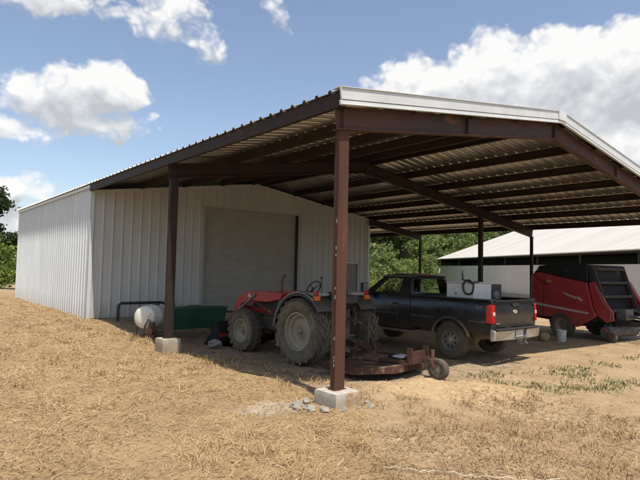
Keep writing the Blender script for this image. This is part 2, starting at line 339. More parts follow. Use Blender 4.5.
def soil(x, y):
    """what lies on the ground where: straw, packed dirt under the roof, pale sand, gravel, far green"""
    n = fbm(x * .9, y * .9, 4); n2 = fbm(x * .35 + 40, y * .35, 3)
    straw = 1 - sm(x + .8 * n - .72 * np.minimum(y, 0), -.15, .85)
    frontw = sm(-y + .8 * n2 * 2, .6, 2.0) * (1 - sm(x, 2.4 , 5.5)) * (1 - straw)
    dirt = sm(x + .6 * n, -.1, .9) * (1 - sm(x + 1.2 * n2, 5.0, 9.0)) * sm(y + .5 * n, .1, 1.4) * (1 - straw)
    sand = np.clip(1 - straw - frontw - dirt, 0, 1)
    pl = np.clip(pile(x, y) * 1.5 + .5 * n * 0, 0, 1) ** 1.3
    grav = np.exp(-(((x + .75) / .7) ** 2 + ((y - .35) / .45) ** 2)) * np.clip(.9 + n, 0, 1)
    far = sm(np.hypot(x, y - 4), 36, 52)
    return straw, frontw, dirt, sand, pl, grav, far
st_, fw_, di_, sa_, pl_, gr_, fa_ = soil(GX, GY)
gm_ = npmesh('ground', np.stack([GX, GY, GZ], -1).reshape(-1, 3), F4=F, smooth=True)
for nm, (a, b, c) in {'cover': (st_, fw_, di_), 'extra': (pl_, gr_, fa_)}.items():
    at = gm_.color_attributes.new(nm, 'FLOAT_COLOR', 'POINT'); at.data.foreach_set('color', np.stack([a, b, c, np.ones_like(a)], -1).astype(np.float32).ravel())
gmat = bpy.data.materials.new('ground_cover'); gmat.use_nodes = True; t = gmat.node_tree; b = t.nodes['Principled BSDF']
tc = N(t, 'ShaderNodeTexCoord'); P = tc.outputs['Object']
def nramp(cols, scale, det=8., rough=.65, vec=P, lo=.3, hi=.7):
    n = N(t, 'ShaderNodeTexNoise', {'Vector': vec, 'Scale': scale, 'Detail': det, 'Roughness': rough}); r = N(t, 'ShaderNodeValToRGB', {0: n.outputs[0]})
    while len(r.color_ramp.elements) < len(cols): r.color_ramp.elements.new(.5)
    for i, c in enumerate(cols): r.color_ramp.elements[i].position = lo + (hi - lo) * i / (len(cols) - 1); r.color_ramp.elements[i].color = (*c, 1)
    return r.outputs[0], n.outputs[0]
def gmix(f, a, bb):
    x = t.nodes.new('ShaderNodeMix'); x.data_type = 'RGBA'; t.links.new(f, x.inputs[0]); t.links.new(a, x.inputs[6]); t.links.new(bb, x.inputs[7]); return x.outputs[2]
ca = N(t, 'ShaderNodeSeparateColor', {0: N(t, 'ShaderNodeVertexColor', layer_name='cover').outputs[0]})
cb2 = N(t, 'ShaderNodeSeparateColor', {0: N(t, 'ShaderNodeVertexColor', layer_name='extra').outputs[0]})
brk = N(t, 'ShaderNodeTexNoise', {'Vector': P, 'Scale': 3.2, 'Detail': 9., 'Roughness': .7}).outputs[0]
def edge(m): return N(t, 'ShaderNodeMapRange', {0: mth(t, 'ADD', m, mth(t, 'MULTIPLY', mth(t, 'SUBTRACT', brk, .5), 1.3)), 1: .3, 2: .7}, interpolation_type='SMOOTHSTEP').outputs[0]
sand, _ = nramp([(.22, .15, .085), (.35, .25, .145), (.43, .32, .20)], 1.6)
sandf, hf = nramp([(.25, .175, .10), (.36, .265, .16), (.46, .35, .22)], 38.)
sand = gmix(mth(t, 'MULTIPLY', brk, .7), sand, sandf)
straw_c, hs = nramp([(.18, .118, .06), (.31, .215, .112), (.43, .31, .17)], 26.)
straw_l, _ = nramp([(.19, .13, .07), (.31, .215, .112), (.43, .305, .165)], 1.5)
straw_c = gmix(mth(t, 'ADD', .45, 0.), straw_c, straw_l)
weed_c, _ = nramp([(.20, .14, .08), (.34, .245, .145), (.46, .35, .22)], 14.)
dirt_c, _ = nramp([(.19, .135, .085), (.32, .24, .155), (.43, .33, .22)], 5.)
pile_c, _ = nramp([(.33, .225, .115), (.42, .30, .17), (.52, .39, .235)], 14.)
grav_c, _ = nramp([(.28, .23, .17), (.58, .53, .45)], 60.)
farg, _ = nramp([(.05, .085, .02), (.10, .13, .035), (.16, .15, .06)], .35)
col = gmix(edge(ca.outputs[2]), sand, dirt_c); col = gmix(edge(ca.outputs[1]), col, weed_c); col = gmix(edge(ca.outputs[0]), col, straw_c)
col = gmix(edge(cb2.outputs[0]), col, pile_c); col = gmix(mth(t, 'MULTIPLY', edge(cb2.outputs[1]), .8), col, grav_c); col = gmix(edge(cb2.outputs[2]), col, farg)
t.links.new(col, b.inputs['Base Color']); b.inputs['Roughness'].default_value = .95; b.inputs['Specular IOR Level'].default_value = .15
bp = N(t, 'ShaderNodeBump', {'Height': mth(t, 'ADD', hf, mth(t, 'MULTIPLY', brk, 2.)), 'Strength': .55, 'Distance': .03}); t.links.new(bp.outputs[0], b.inputs['Normal'])
gm_.materials.append(gmat)
go_ = bpy.data.objects.new('ground', gm_); C.objects.link(go_); go_['kind'] = 'structure'

# ------------------------------------------------------------------ the barn with its open bay
BW, RX, BD, BL, EH, SL, RY, LX = 12.19, 6.095, 11.91, 11.99, 4.41, .1486, 5.85, 15.6
def rz_(x): return EH + SL * min(x, BW - x)
barn = thing('metal_barn', 'long ribbed metal barn with an open carport roof on rusty steel posts', 'barn')
PROF = [(0, 0), (.03, 0), (.052, .040), (.098, .040), (.12, 0), (.17, 0), (.176, .006), (.190, .006), (.196, 0), (.236, 0), (.242, .006), (.256, .006), (.262, 0)]; PITCH = .305
WPROF = [(0, 0), (.044, 0), (.060, .042), (.084, .042), (.100, 0), (.17, 0), (.176, .005), (.190, .005), (.196, 0), (.236, 0), (.242, .005), (.256, .005), (.262, 0)]
def rib_cols(a, b, prof=PROF):
    out = [(a, 0)]; k = math.floor(a / PITCH)
    while k * PITCH < b:
        for (u, d) in prof:
            x = k * PITCH + u
            if a + .004 < x < b - .004: out.append((x, d))
        k += 1
    return out + [(b, 0)]
def ribwall(mb, a, b, zb, zt, place, m=0):
    cols = rib_cols(a, b, WPROF); rows = [[place(x, d, zb(x)) for x, d in cols], [place(x, d, zt(x)) for x, d in cols]]; mb.grid(rows, m)
SZ = .17                                                        # top of the slab
WT = lambda x: rz_(x) - .22
DX0, DX1, DZ = 3.92, 8.14, 4.03
PX0, PX1, PZ = 10.62, 11.58, 2.20
fr = lambda x, d, z: (x, BD - d, z)
mb = MB()
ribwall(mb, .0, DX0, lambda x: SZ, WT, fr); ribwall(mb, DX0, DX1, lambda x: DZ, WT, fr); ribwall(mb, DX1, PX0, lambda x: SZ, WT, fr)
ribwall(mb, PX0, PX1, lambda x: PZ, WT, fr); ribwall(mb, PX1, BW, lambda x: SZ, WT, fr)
mb.build('front_wall', 'shaded_siding', barn, ang=20, flip=False)
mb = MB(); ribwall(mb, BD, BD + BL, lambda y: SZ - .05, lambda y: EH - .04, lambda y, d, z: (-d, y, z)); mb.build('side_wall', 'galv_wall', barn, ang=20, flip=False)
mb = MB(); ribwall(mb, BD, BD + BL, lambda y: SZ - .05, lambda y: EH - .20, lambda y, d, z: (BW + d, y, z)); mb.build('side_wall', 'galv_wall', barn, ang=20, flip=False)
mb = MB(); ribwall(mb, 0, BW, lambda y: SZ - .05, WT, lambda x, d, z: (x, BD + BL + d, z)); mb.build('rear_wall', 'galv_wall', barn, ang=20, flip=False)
MB().box(.03, BW - .03, BD + .02, BD + BL - .02, -.35, SZ).build('slab', 'concrete_dirty', barn)
mb = MB()
for x0 in (0, BW): 
    sg = -1 if x0 == 0 else 1
    mb = MB(); mb.box(x0 - .085 if sg > 0 else x0 - .04, x0 + .04 if sg > 0 else x0 + .085, BD - .041, BD - .002, SZ - .02, WT(x0) - .02)
    mb.box(x0 + sg * .040, x0 + sg * .034, BD - .034, BD + .09, SZ - .02, WT(x0) - .02)
    mb.build('corner_trim', 'galv_wall', barn)
for a, c in ((0, RX), (RX, BW)): MB().bar((a, BD - .045, WT(a) - .03), (c, BD - .045, WT(c) - .03), .02, .10).build('gable_trim', 'shaded_siding', barn)
MB().box(-.075, -.045, BD, BD + BL, EH - .13, EH - .03).build('eave_trim', 'white_trim', barn)
# roof sheets, ribs running down the slope and ending at the eave
def roof(a, b, y0, y1):
    mb = MB(); cols = rib_cols(y0, y1); sg = 1 if b > a else -1
    mb.grid([[(a, y, rz_(a) + d + .004) for y, d in cols], [(b, y, rz_(b) + d + .004) for y, d in cols]])
    return mb.build('roof', 'galv_roof', barn, ang=20, flip=False)
roof(-.13, RX, -.16, BD + BL + .2); roof(RX, LX + .12, -.16, BD + BL + .2)
mb = MB()
rr = rz_(RX)
mb.grid([[(RX - .22, y, rz_(RX - .22) + .04), (RX - .05, y, rr + .05), (RX, y, rr + .075), (RX + .05, y, rr + .05), (RX + .22, y, rz_(RX + .22) + .04)] for y in np.linspace(-.2, BD + BL + .2, 12)])
mb.box(RX - .16, RX + .16, -.215, -.19, rr - .16, rr + .05)
mb.build('ridge_cap', 'white_trim', barn)
mb = MB()
for a, c in ((-.14, RX), (RX, LX + .14)):
    for (y, w, h, dz) in ((-.175, .03, .165, -.055), (-.185, .05, .012, .035), (-.165, .035, .060, -.178), (-.185, .055, .012, -.212)):
        mb.bar((a, y, rz_(a) + dz), (c, y, rz_(c) + dz), w, h)
    mb.bar((a, -.08, rz_(a) + .045), (c, -.08, rz_(c) + .045), .20, .006)
mb.build('rake_trim', 'white_trim', barn, bevel=.006)
def slope_beam(a, c, y, ztop, depth, fl, name, mat):
    mb = MB(); za, zc = rz_(a) + ztop, rz_(c) + ztop; h = depth
    for dz, w, th in ((-.008, fl, .016), (-depth / 2, .012, depth - .03), (-depth + .008, fl, .016)):
        mb.bar((a, y, za + dz), (c, y, zc + dz), w, th)
    return mb.build(name, mat, barn)
for y, mat, dp in ((.02, 'steel_front', .33), (RY, 'steel_primer', .33), (BD - .16, 'steel_primer', .30)):
    if y > 8: slope_beam(BW - .1, LX + .07, y, -.205, dp, .15, 'rafter', mat); continue
    slope_beam(-.06, RX, y, -.205, dp, .15, 'rafter', mat); slope_beam(RX, LX + .07, y, -.205, dp, .15, 'rafter', mat)
# web of the front rafter faces the yard as a flat plate between the flanges
for x in (.06, 3.0, RX, 9.2, 12.04, LX): MB().box(x - .008, x + .008, -.05, .09, rz_(x) - .52, rz_(x) - .225).build('stiffener_plate', 'steel_front', barn)
def cee(x, y0, y1, zt, h=.215, w=.075, t_=.006, flip=1):
    a = [(0, 0), (w, 0), (w, -.02), (w - t_, -.02), (w - t_, -t_), (t_, -t_), (t_, -h + t_), (w - t_, -h + t_), (w - t_, -h + .02), (w, -h + .02), (w, -h), (0, -h)]
    return MB().prism([(x + flip * p, zt + q_) for p, q_ in a], y0, y1, 'y')
for x in (-.09, 1.5, 3.0, 4.5, 5.82):
    cee(x, -.13, BD - .02, rz_(x) - .008).build('purlin', 'steel_primer', barn)
for x in (6.37, 7.9, 9.4, 10.9, 12.4, 13.9, LX + .05):
    cee(x, -.13, BD - .02 if x < BW else BD + BL, rz_(x) - .008, flip=-1).build('purlin', 'steel_primer', barn)
# posts
def post(x, y, wx, wy, zb, zt, mat, welds=False):
    mb = MB(); mb.box(x - wx / 2, x + wx / 2, y - wy / 2, y - wy / 2 + .012, zb, zt).box(x - wx / 2, x + wx / 2, y + wy / 2 - .012, y + wy / 2, zb, zt)
    mb.box(x - wx / 2 + .006, x - wx / 2 + .018, y - wy / 2 + .012, y + wy / 2 - .012, zb, zt)
    mb.box(x + wx / 2 - .03, x + wx / 2 - .018, y - wy / 2 + .012, y + wy / 2 - .012, zb, zt)
    mb.box(x - wx / 2 - .02, x + wx / 2 + .02, y - wy / 2 - .02, y + wy / 2 + .02, zb - .002, zb + .012)
    p = mb.build('post', mat, barn)
    if welds:
        for z in sorted(random.uniform(zb + .2, zt - .2) for _ in range(9)):
            MB().box(x - wx / 2 - .003, x - wx / 2 + .006, y - wy / 2 + .02, y - wy / 2 + .03, z, z + .03 + .03 * random.random()).build('weld_bead', 'weld_white', p)
    return p
post(.085, .03, .185, .095, .20, rz_(.07) - .53, 'steel_rust', True)
post(.08, RY, .185, .11, .25, rz_(.07) - .53, 'steel_primer')
post(12.04, RY, .14, .13, -.3, rz_(12.04) - .53, 'steel_primer')
for y in (0.02, RY, BD - .16, BD + 6, BD + BL - .1): post(LX, y, .10, .10, -.3, rz_(LX) - .52, 'steel_primer')
for (x, y, w, z0, z1) in ((.07, .0, .235, -.45, .20), (.08, RY, .215, -.5, .25)):
    pb = MB(); nn = 14
    def wp(u, v, k):
        a_, b_, c_ = {0: (-w, u * w, v), 1: (w, u * w, v), 2: (u * w, -w, v), 3: (u * w, w, v)}[k] if k < 4 else (u * w, (v - .5) * 2 * w, None)
        zz = z0 + (z1 - z0) * v if k < 4 else z1
        e_ = max(abs(a_), abs(b_)) / w; round_ = .007 * (max(0, (zz - z1 + .03) / .03)) + .004 * max(0, (min(abs(a_), abs(b_)) / w - .9) * 10)
        q_ = .010 * float(fbm((a_ + b_) * 9 + k, zz * 9 + a_ * 4, 3)); f_ = 1 - (round_ + q_ * .6) / w
        if k == 4: zz += .012 * float(fbm(a_ * 8, b_ * 8 + 3, 3)) - .004 * (e_ > .98)
        return (x + a_ * f_, y + b_ * f_, zz)
    for k in range(5): pb.grid([[wp(i / nn * 2 - 1, j / nn, k) for i in range(nn + 1)] for j in range(nn + 1)])
    pb.build('pier', 'concrete' if y < 1 else 'concrete_dirty', barn, ang=60)
# roll-up door
dr = MB(); z = SZ; rows = []
while z < DZ - .01:
    for k in range(6):
        tt = k / 6; rows.append([(DX0 + .02, BD + .10 - .018 * math.sin(math.pi * tt), z + .085 * tt), (DX1 - .02, BD + .10 - .018 * math.sin(math.pi * tt), z + .085 * tt)])
    z += .085
door = dr.grid(rows).build('roll_up_door', 'door_slat', barn, ang=50)
MB().box(DX0 + .02, DX1 - .02, BD + .07, BD + .12, SZ, SZ + .07).build('bottom_bar', 'dark_frame', door)
mb = MB()
for x in (DX0, DX1): mb.box(x - .05 if x == DX0 else x - .012, x + .012 if x == DX0 else x + .05, BD - .042, BD + .16, SZ, DZ + .05)
mb.box(DX0 - .05, DX1 + .05, BD - .045, BD + .16, DZ, DZ + .02); mb.build('door_jamb', 'door_slat', barn)
MB().box(DX1 - .075, DX1 - .013, BD - .03, BD + .16, SZ, DZ - .01).build('jamb_shade', 'dark_frame', barn)  # black strip painting the shade in the recess at the right jamb
wd = MB().box(PX0 + .05, PX1 - .05, BD + .02, BD + .065, SZ, PZ - .05).build('walk_door', 'grey_door', barn)
MB().tube((PX0 + .12, BD + .02, 1.1), (PX0 + .12, BD - .05, 1.1), .012).tube((PX0 + .12, BD - .05, 1.1), (PX0 + .24, BD - .05, 1.1), .011).build('handle', 'steel_grey', wd)
mb = MB().box(PX0, PX0 + .05, BD - .04, BD + .08, SZ, PZ).box(PX1 - .05, PX1, BD - .04, BD + .08, SZ, PZ).box(PX0, PX1, BD - .04, BD + .08, PZ - .05, PZ); mb.build('door_frame', 'galv_wall', barn)

# ------------------------------------------------------------------ wheels
def ag_wheel(parent, x, y, r, w, rimr, lugs, side, name='wheel', tyre='rubber_dusty'):
    o = bpy.data.objects.new(name, None); C.objects.link(o); o.parent = parent; o.location = (x, y, r)
    mb = MB(); h = w / 2; rc = r - .048
    mb.lathe([(rc - .05, -h * .97), (rc - .008, -h * .82), (rc, -h * .4), (rc, h * .4), (rc - .008, h * .82), (rc - .05, h * .97)], n=48)
    for q_ in (-1, 1): mb.lathe([(rimr, q_ * h * .72), (rimr + .05, q_ * h * .92), ((rimr + rc) / 2 + .03, q_ * h), (rc - .05, q_ * h * .97)], n=48, m=1)
    mb.lathe([(rimr, h * .72), (rimr, -h * .72)], n=48)
    for k in range(lugs):
        for s_ in (-1, 1):
            a0 = 2 * math.pi * (k + (0 if s_ > 0 else .5)) / lugs; tw = .30 * .55 / rimr; dth = .034 / r * 1.2
            vs = []
            for rr_ in (rc - .02, r + .004):
                for (ya, aa) in ((-.02 * s_, a0), (h * 1.0 * s_, a0 + tw)):
                    for dd in (-dth, dth): 
                        q_ = rr_ - (.03 if abs(ya) > h * .9 else 0); vs.append((q_ * math.cos(aa + dd), ya, q_ * math.sin(aa + dd)))
            mb.add(vs, [(0, 1, 3, 2), (4, 6, 7, 5), (0, 4, 5, 1), (2, 3, 7, 6), (0, 2, 6, 4), (1, 5, 7, 3)])
    mb.build('tyre', [tyre, 'tyre_dust'], o, ang=30)
    mb = MB(); s_ = side
    mb.lathe([(rimr + .012, s_ * h * .80), (rimr - .02, s_ * h * .80), (rimr - .03, s_ * h * .45), (rimr * .80, s_ * h * .40), (rimr * .72, s_ * h * .1), (rimr * .55, s_ * h * .02), (rimr * .36, s_ * h * .20), (rimr * .34, s_ * h * .28), (0.001, s_ * h * .28)], n=40)
    mb.lathe([(rimr + .012, -s_ * h * .80), (rimr - .03, -s_ * h * .45), (rimr - .03, s_ * h * .45)], n=40)
    mb.build('rim', 'rim_tan', o, ang=40)
    mb = MB().lathe([(.0001, s_ * h * .62), (rimr * .14, s_ * h * .60), (rimr * .17, s_ * h * .5), (rimr * .19, s_ * h * .27)], n=20)
    for k in range(8):
        a = k * math.pi / 4; c_ = (rimr * .27 * math.cos(a), 0, rimr * .27 * math.sin(a)); mb.tube((c_[0], s_ * h * .27, c_[2]), (c_[0], s_ * h * .37, c_[2]), .016, n=6)
    mb.build('hub', 'rim_steel', o, ang=40)
    return o
def car_wheel(parent, x, y, r, w, side):
    o = bpy.data.objects.new('wheel', None); C.objects.link(o); o.parent = parent; o.location = (x, y, r); h = w / 2; R = r * .56; s_ = side
    mb = MB().lathe([(R, -h * .8), (R + .02, -h * .95), (r * .82, -h), (r - .03, -h * .92), (r - .006, -h * .75), (r, -h * .3), (r, h * .3), (r - .006, h * .75), (r - .03, h * .92), (r * .82, h), (R + .02, h * .95), (R, h * .8), (R, -h * .8)], n=48)
    for k in range(44):
        for yy in (-.78, -.26, .26, .78):
            a = 2 * math.pi * (k + (.5 if yy in (-.26, .78) else 0)) / 44; d = .045; vs = []
            for rr_ in (r - .012, r + .004):
                for y2 in (yy * h - h * .2, yy * h + h * .2):
                    for dd in (-d, d): q_ = rr_ - (.012 if abs(y2) > h * .9 else 0); vs.append((q_ * math.cos(a + dd), y2, q_ * math.sin(a + dd)))
            mb.add(vs, [(0, 1, 3, 2), (4, 6, 7, 5), (0, 4, 5, 1), (2, 3, 7, 6), (0, 2, 6, 4), (1, 5, 7, 3)])
    mb.build('tyre', 'rubber', o, ang=30)
    mb = MB().lathe([(R + .012, s_ * h * .86), (R - .012, s_ * h * .86), (R - .022, s_ * h * .5), (R * .86, s_ * h * .42), (R * .80, s_ * h * .56), (R * .46, s_ * h * .66), (R * .42, s_ * h * .52), (.0001, s_ * h * .52)], n=40)
    for k in range(8):
        a = (k + .5) * math.pi / 4; c_ = (R * .64 * math.cos(a), s_ * h * .60, R * .64 * math.sin(a)); mb.tube(c_, (c_[0], s_ * (h * .63 + .006), c_[2]), .026, n=10, m=1)
    mb.build('rim', ['rim_steel', 'dark_frame'], o, ang=30)
    mb = MB().lathe([(.0001, s_ * h * .78), (R * .2, s_ * h * .76), (R * .24, s_ * h * .5)], n=18)
    for k in range(8):
        a = k * math.pi / 4; c_ = (R * .34 * math.cos(a), s_ * h * .5, R * .34 * math.sin(a)); mb.tube(c_, (c_[0], s_ * h * .64, c_[2]), .013, n=6)
    mb.build('hub', 'chrome', o)
    return o

# ------------------------------------------------------------------ pickup truck (local +x = tail, -y = driver's side)
TX, TY = 6.70, 2.42
truck = thing('pickup_truck', 'dusty black regular cab pickup truck parked nose in under the barn roof', 'truck', (TX, TY, -.20), rad(-89.5)); truck.scale = (1, 1, 1.03)
def hw(z): return .985 - .10 * ((z - .95) / .6) ** 2 - (.02 if z > 1.36 else 0)
def panel(x0, x1, zb, zt, sd, nx=40, nz=9, th=.05, name='side_panel', mat='truck_paint', parent=None, hwf=hw):
    rows = []
    for i in range(nz):
        row = []
        for j in range(nx + 1):
            x = x0 + (x1 - x0) * j / nx; a, b_ = zb(x), zt(x); z = a + (b_ - a) * i / (nz - 1); row.append((x, sd * hwf(z), z))
        rows.append(row)
    return MB().slab(rows, (0, -sd * th, 0)).build(name, mat, parent or truck, ang=40)
def arch(base, cx, R=.545, cz=.41):
    def f(x):
        d = abs(x - cx); return max(base, cz + math.sqrt(max(R * R - d * d, 0))) if d < R else base
    return f
WB = 3.48
railz = lambda x: 1.40 + .012 * (x < -9)
bed = panel(-1.24, 1.03, arch(.64, 0), lambda x: 1.40, -1, 80, 9, name='bed_side'); panel(-1.24, 1.03, arch(.64, 0), lambda x: 1.40, 1, 80, 9, name='bed_side')
for sd in (-1, 1):
    MB().box(-1.24, 1.14, sd * .84 - .075, sd * .84 + .125 if sd > 0 else sd * .84 + .075, 1.395, 1.425).build('bed_rail', 'black_plastic', truck, bevel=.008) if sd > 0 else MB().box(-1.24, 1.14, -.965, -.765, 1.395, 1.425).build('bed_rail', 'black_plastic', truck, bevel=.008)
    # wheel arch lip
    pts = [(.558 * math.cos(a), sd * (hw(.40 + .558 * math.sin(a)) + .012), .40 + .558 * math.sin(a)) for a in np.linspace(.28, math.pi - .28, 26)]
    MB().pipe(pts, .034, 8).build('wheel_arch_lip', 'truck_lower', truck)
    pts = [(-WB + .558 * math.cos(a), sd * (hw(.40 + .558 * math.sin(a)) + .012), .40 + .558 * math.sin(a)) for a in np.linspace(.28, math.pi - .28, 26)]
    MB().pipe(pts, .034, 8).build('wheel_arch_lip', 'truck_lower', truck)
    MB().bar((-1.22, sd * (hw(.92) + .004), .92), (-.56, sd * (hw(.92) + .004), .92), .016, .03).build('body_moulding', 'moulding', truck); MB().bar((.56, sd * (hw(.92) + .004), .92), (.98, sd * (hw(.92) + .004), .92), .016, .03).build('body_moulding', 'moulding', truck)
mb = MB().box(-1.24, 1.12, -.93, .93, .80, .85).box(-1.25, -1.20, -.93, .93, .85, 1.40)
for sd in (-1, 1): mb.box(-.5, .5, sd * .80 - .13, sd * .80 + .1, .84, 1.05)
mb.build('bed_floor', 'black_plastic', truck)
mb = MB().box(-4.2, 1.1, -.5, -.36, .5, .68).box(-4.2, 1.1, .36, .5, .5, .68).tube((0, -.7, .4), (0, .7, .4), .06).lathe([(.001, -.14), (.14, -.1), (.17, 0), (.14, .1), (.001, .14)], (0, 0, .4)).tube((-WB, -.7, .4), (-WB, .7, .4), .06).box(-1.2, -.2, -.3, .3, .5, .62)
mb.tube((.6, .55, .55), (1.1, .62, .5), .035); mb.build('chassis', 'truck_lower', truck)
# tailgate
rows = []
for z in np.linspace(.80, 1.40, 9):
    bow = .03 * math.sin(math.pi * (z - .8) / .6); rows.append([(1.13 + bow, y, z) for y in np.linspace(-.86, .86, 24)])
tg = MB().slab(rows, (-.06, 0, 0)).build('tailgate', 'truck_paint', truck, ang=50)
MB().box(1.15, 1.185, -.86, .86, 1.385, 1.41).build('spoiler_lip', 'black_plastic', tg)
MB().lathe([(.0001, 1.176), (.082, 1.176), (.09, 1.168), (.09, 1.15)], (0, 0, 0), 'x', 24).build('emblem', 'chrome', tg, loc=(.0, 0, 1.14)).scale = (1, 1.0, .48)
MB().box(1.155, 1.18, -.13, .13, 1.26, 1.33).build('handle', 'black_plastic', tg, bevel=.008)
MB().box(1.15, 1.166, -.80, -.66, .88, .905).build('badge', 'chrome', tg)
for sd in (-1, 1):
    mb = MB(); y0, y1 = sd * .865, sd * .972
    mb.hexa([(1.01, sd * .995, .90), (1.175, sd * .982, .90), (1.19, y0, .90), (1.01, y0, .90), (1.01, sd * .978, 1.31), (1.165, sd * .962, 1.31), (1.178, y0, 1.31), (1.01, y0, 1.31)])
    tl = mb.build('taillight', 'tail_red', truck, bevel=.012)
    MB().box(1.16, 1.188, min(sd * .875, sd * .95), max(sd * .875, sd * .95), 1.07, 1.15).build('reverse_lens', 'lamp_white', tl, bevel=.006)
    MB().box(1.02, 1.14, min(sd * .86, sd * .96), max(sd * .86, sd * .96), .66, .895).build('corner_post', 'truck_paint', truck, bevel=.01); MB().box(1.02, 1.14, min(sd * .86, sd * .955), max(sd * .86, sd * .955), 1.315, 1.395).build('corner_cap', 'truck_paint', truck, bevel=.01)
# rear bumper with a plate pocket
for y0, y1 in ((-.985, -.26), (.26, .985)):
    mb = MB(); mb.hexa([(1.12 if abs(y0) > .9 else 1.20, y0, .52), (1.12 if abs(y1) > .9 else 1.20, y1, .52), (1.30 if abs(y1) < .9 else 1.22, y1, .53), (1.30 if abs(y0) < .9 else 1.22, y0, .53),
                        (1.12 if abs(y0) > .9 else 1.20, y0, .77), (1.12 if abs(y1) > .9 else 1.20, y1, .77), (1.33 if abs(y1) < .9 else 1.25, y1, .75), (1.33 if abs(y0) < .9 else 1.25, y0, .75)])
    mb.build('rear_bumper', 'chrome', truck, bevel=.02, seg=3)
bc = MB().box(1.16, 1.27, -.26, .26, .52, .76).build('bumper_step', 'steel_grey', truck, bevel=.01)
MB().box(1.14, 1.345, -.95, .95, .762, .785).build('step_pad', 'black_plastic', truck, bevel=.006)
MB().box(1.272, 1.278, -.155, .155, .585, .735).build('licence_plate', 'lamp_white', truck)
mb = MB().box(1.0, 1.34, -.045, .045, .42, .51).tube((1.42, 0, .47), (1.42, 0, .55), .02).lathe([(.001, .052), (.03, .045), (.045, 0), (.03, -.045), (.001, -.05)], (1.42, 0, .59), 'z', 14).box(1.3, 1.47, -.03, .03, .45, .475); mb.build('tow_hitch', 'steel_grey', truck)
# cab lower body and nose
def cabtop(x): return 1.385 if x > -2.95 else 1.385 - .0 - .05 * (-2.95 - x)
def nosehw(z): return hw(z) - .0
fz = lambda x: 1.36 - .045 * (-2.95 - x) - (.09 * ((-x - 4.1) / .3) ** 2 if x < -4.1 else 0)
for sd in (-1, 1):
    panel(-4.42, -2.80, arch(.55, -WB, .545), lambda x: fz(x) - .01 if x < -2.95 else 1.385, sd, 64, 9, name='front_fender')
    d = panel(-2.79, -1.62, lambda x: .56, lambda x: 1.385, sd, 20, 9, name='door')
    panel(-1.61, -1.265, lambda x: .56, lambda x: 1.385, sd, 8, 9, name='cab_corner')
    MB().box(-1.86, -1.70, *sorted((sd * (hw(1.18)), sd * (hw(1.18) + .03))), 1.16, 1.195).build('handle', 'black_plastic', d, bevel=.008)
    mb = MB(); mb.bar((-2.78, sd * (hw(.92) + .004), .92), (-1.63, sd * (hw(.92) + .004), .92), .016, .03); mb.build('body_moulding', 'moulding', d)
    mb = MB().bar((-2.95, sd * .98, .50), (-1.45, sd * .98, .50), .12, .05); mb.build('running_board', 'truck_lower', truck)
    # mirror
    mb = MB().bar((-2.72, sd * .95, 1.42), (-2.74, sd * 1.16, 1.47), .05, .06).hexa([(-2.80, sd * 1.10, 1.36), (-2.66, sd * 1.10, 1.36), (-2.66, sd * 1.30, 1.36), (-2.80, sd * 1.30, 1.36), (-2.80, sd * 1.10, 1.68), (-2.66, sd * 1.10, 1.68), (-2.66, sd * 1.30, 1.68), (-2.80, sd * 1.30, 1.68)])
    mi = mb.build('wing_mirror', 'black_plastic', truck, bevel=.025)
    MB().box(-2.658, -2.652, *sorted((sd * 1.115, sd * 1.285)), 1.38, 1.66).build('mirror_glass', 'chrome', mi)
mb = MB(); rows = [[(x, y, fz(x) + .075 * math.cos(y / .95 * 1.35) - .01) for y in np.linspace(-.93, .93, 15)] for x in np.linspace(-4.40, -2.96, 14)]
mb.slab(rows, (0, 0, -.03)).build('hood', 'truck_paint', truck, ang=50)
mb = MB().box(-4.46, -4.40, -.9, .9, .82, 1.24); mb.build('grille', 'chrome', truck, bevel=.02)
for sd in (-1, 1): MB().box(-4.475, -4.40, *sorted((sd * .66, sd * .93)), .92, 1.18).build('headlight', 'lamp_white', truck, bevel=.02)
MB().box(-4.60, -4.40, -.98, .98, .52, .80).build('front_bumper', 'chrome', truck, bevel=.04)
mb = MB().box(-2.95, -1.28, -.90, .90, .52, .60).box(-3.0, -2.9, -.9, .9, .6, 1.36); mb.build('cab_floor', 'black_plastic', truck)
rows = [[(-1.262, sd_ * .9 * 1, z) for sd_ in np.linspace(-1, 1, 9)] for z in (.56, 1.0, 1.42)]; MB().slab(rows, (-.03, 0, 0)).build('cab_back', 'truck_paint', truck)
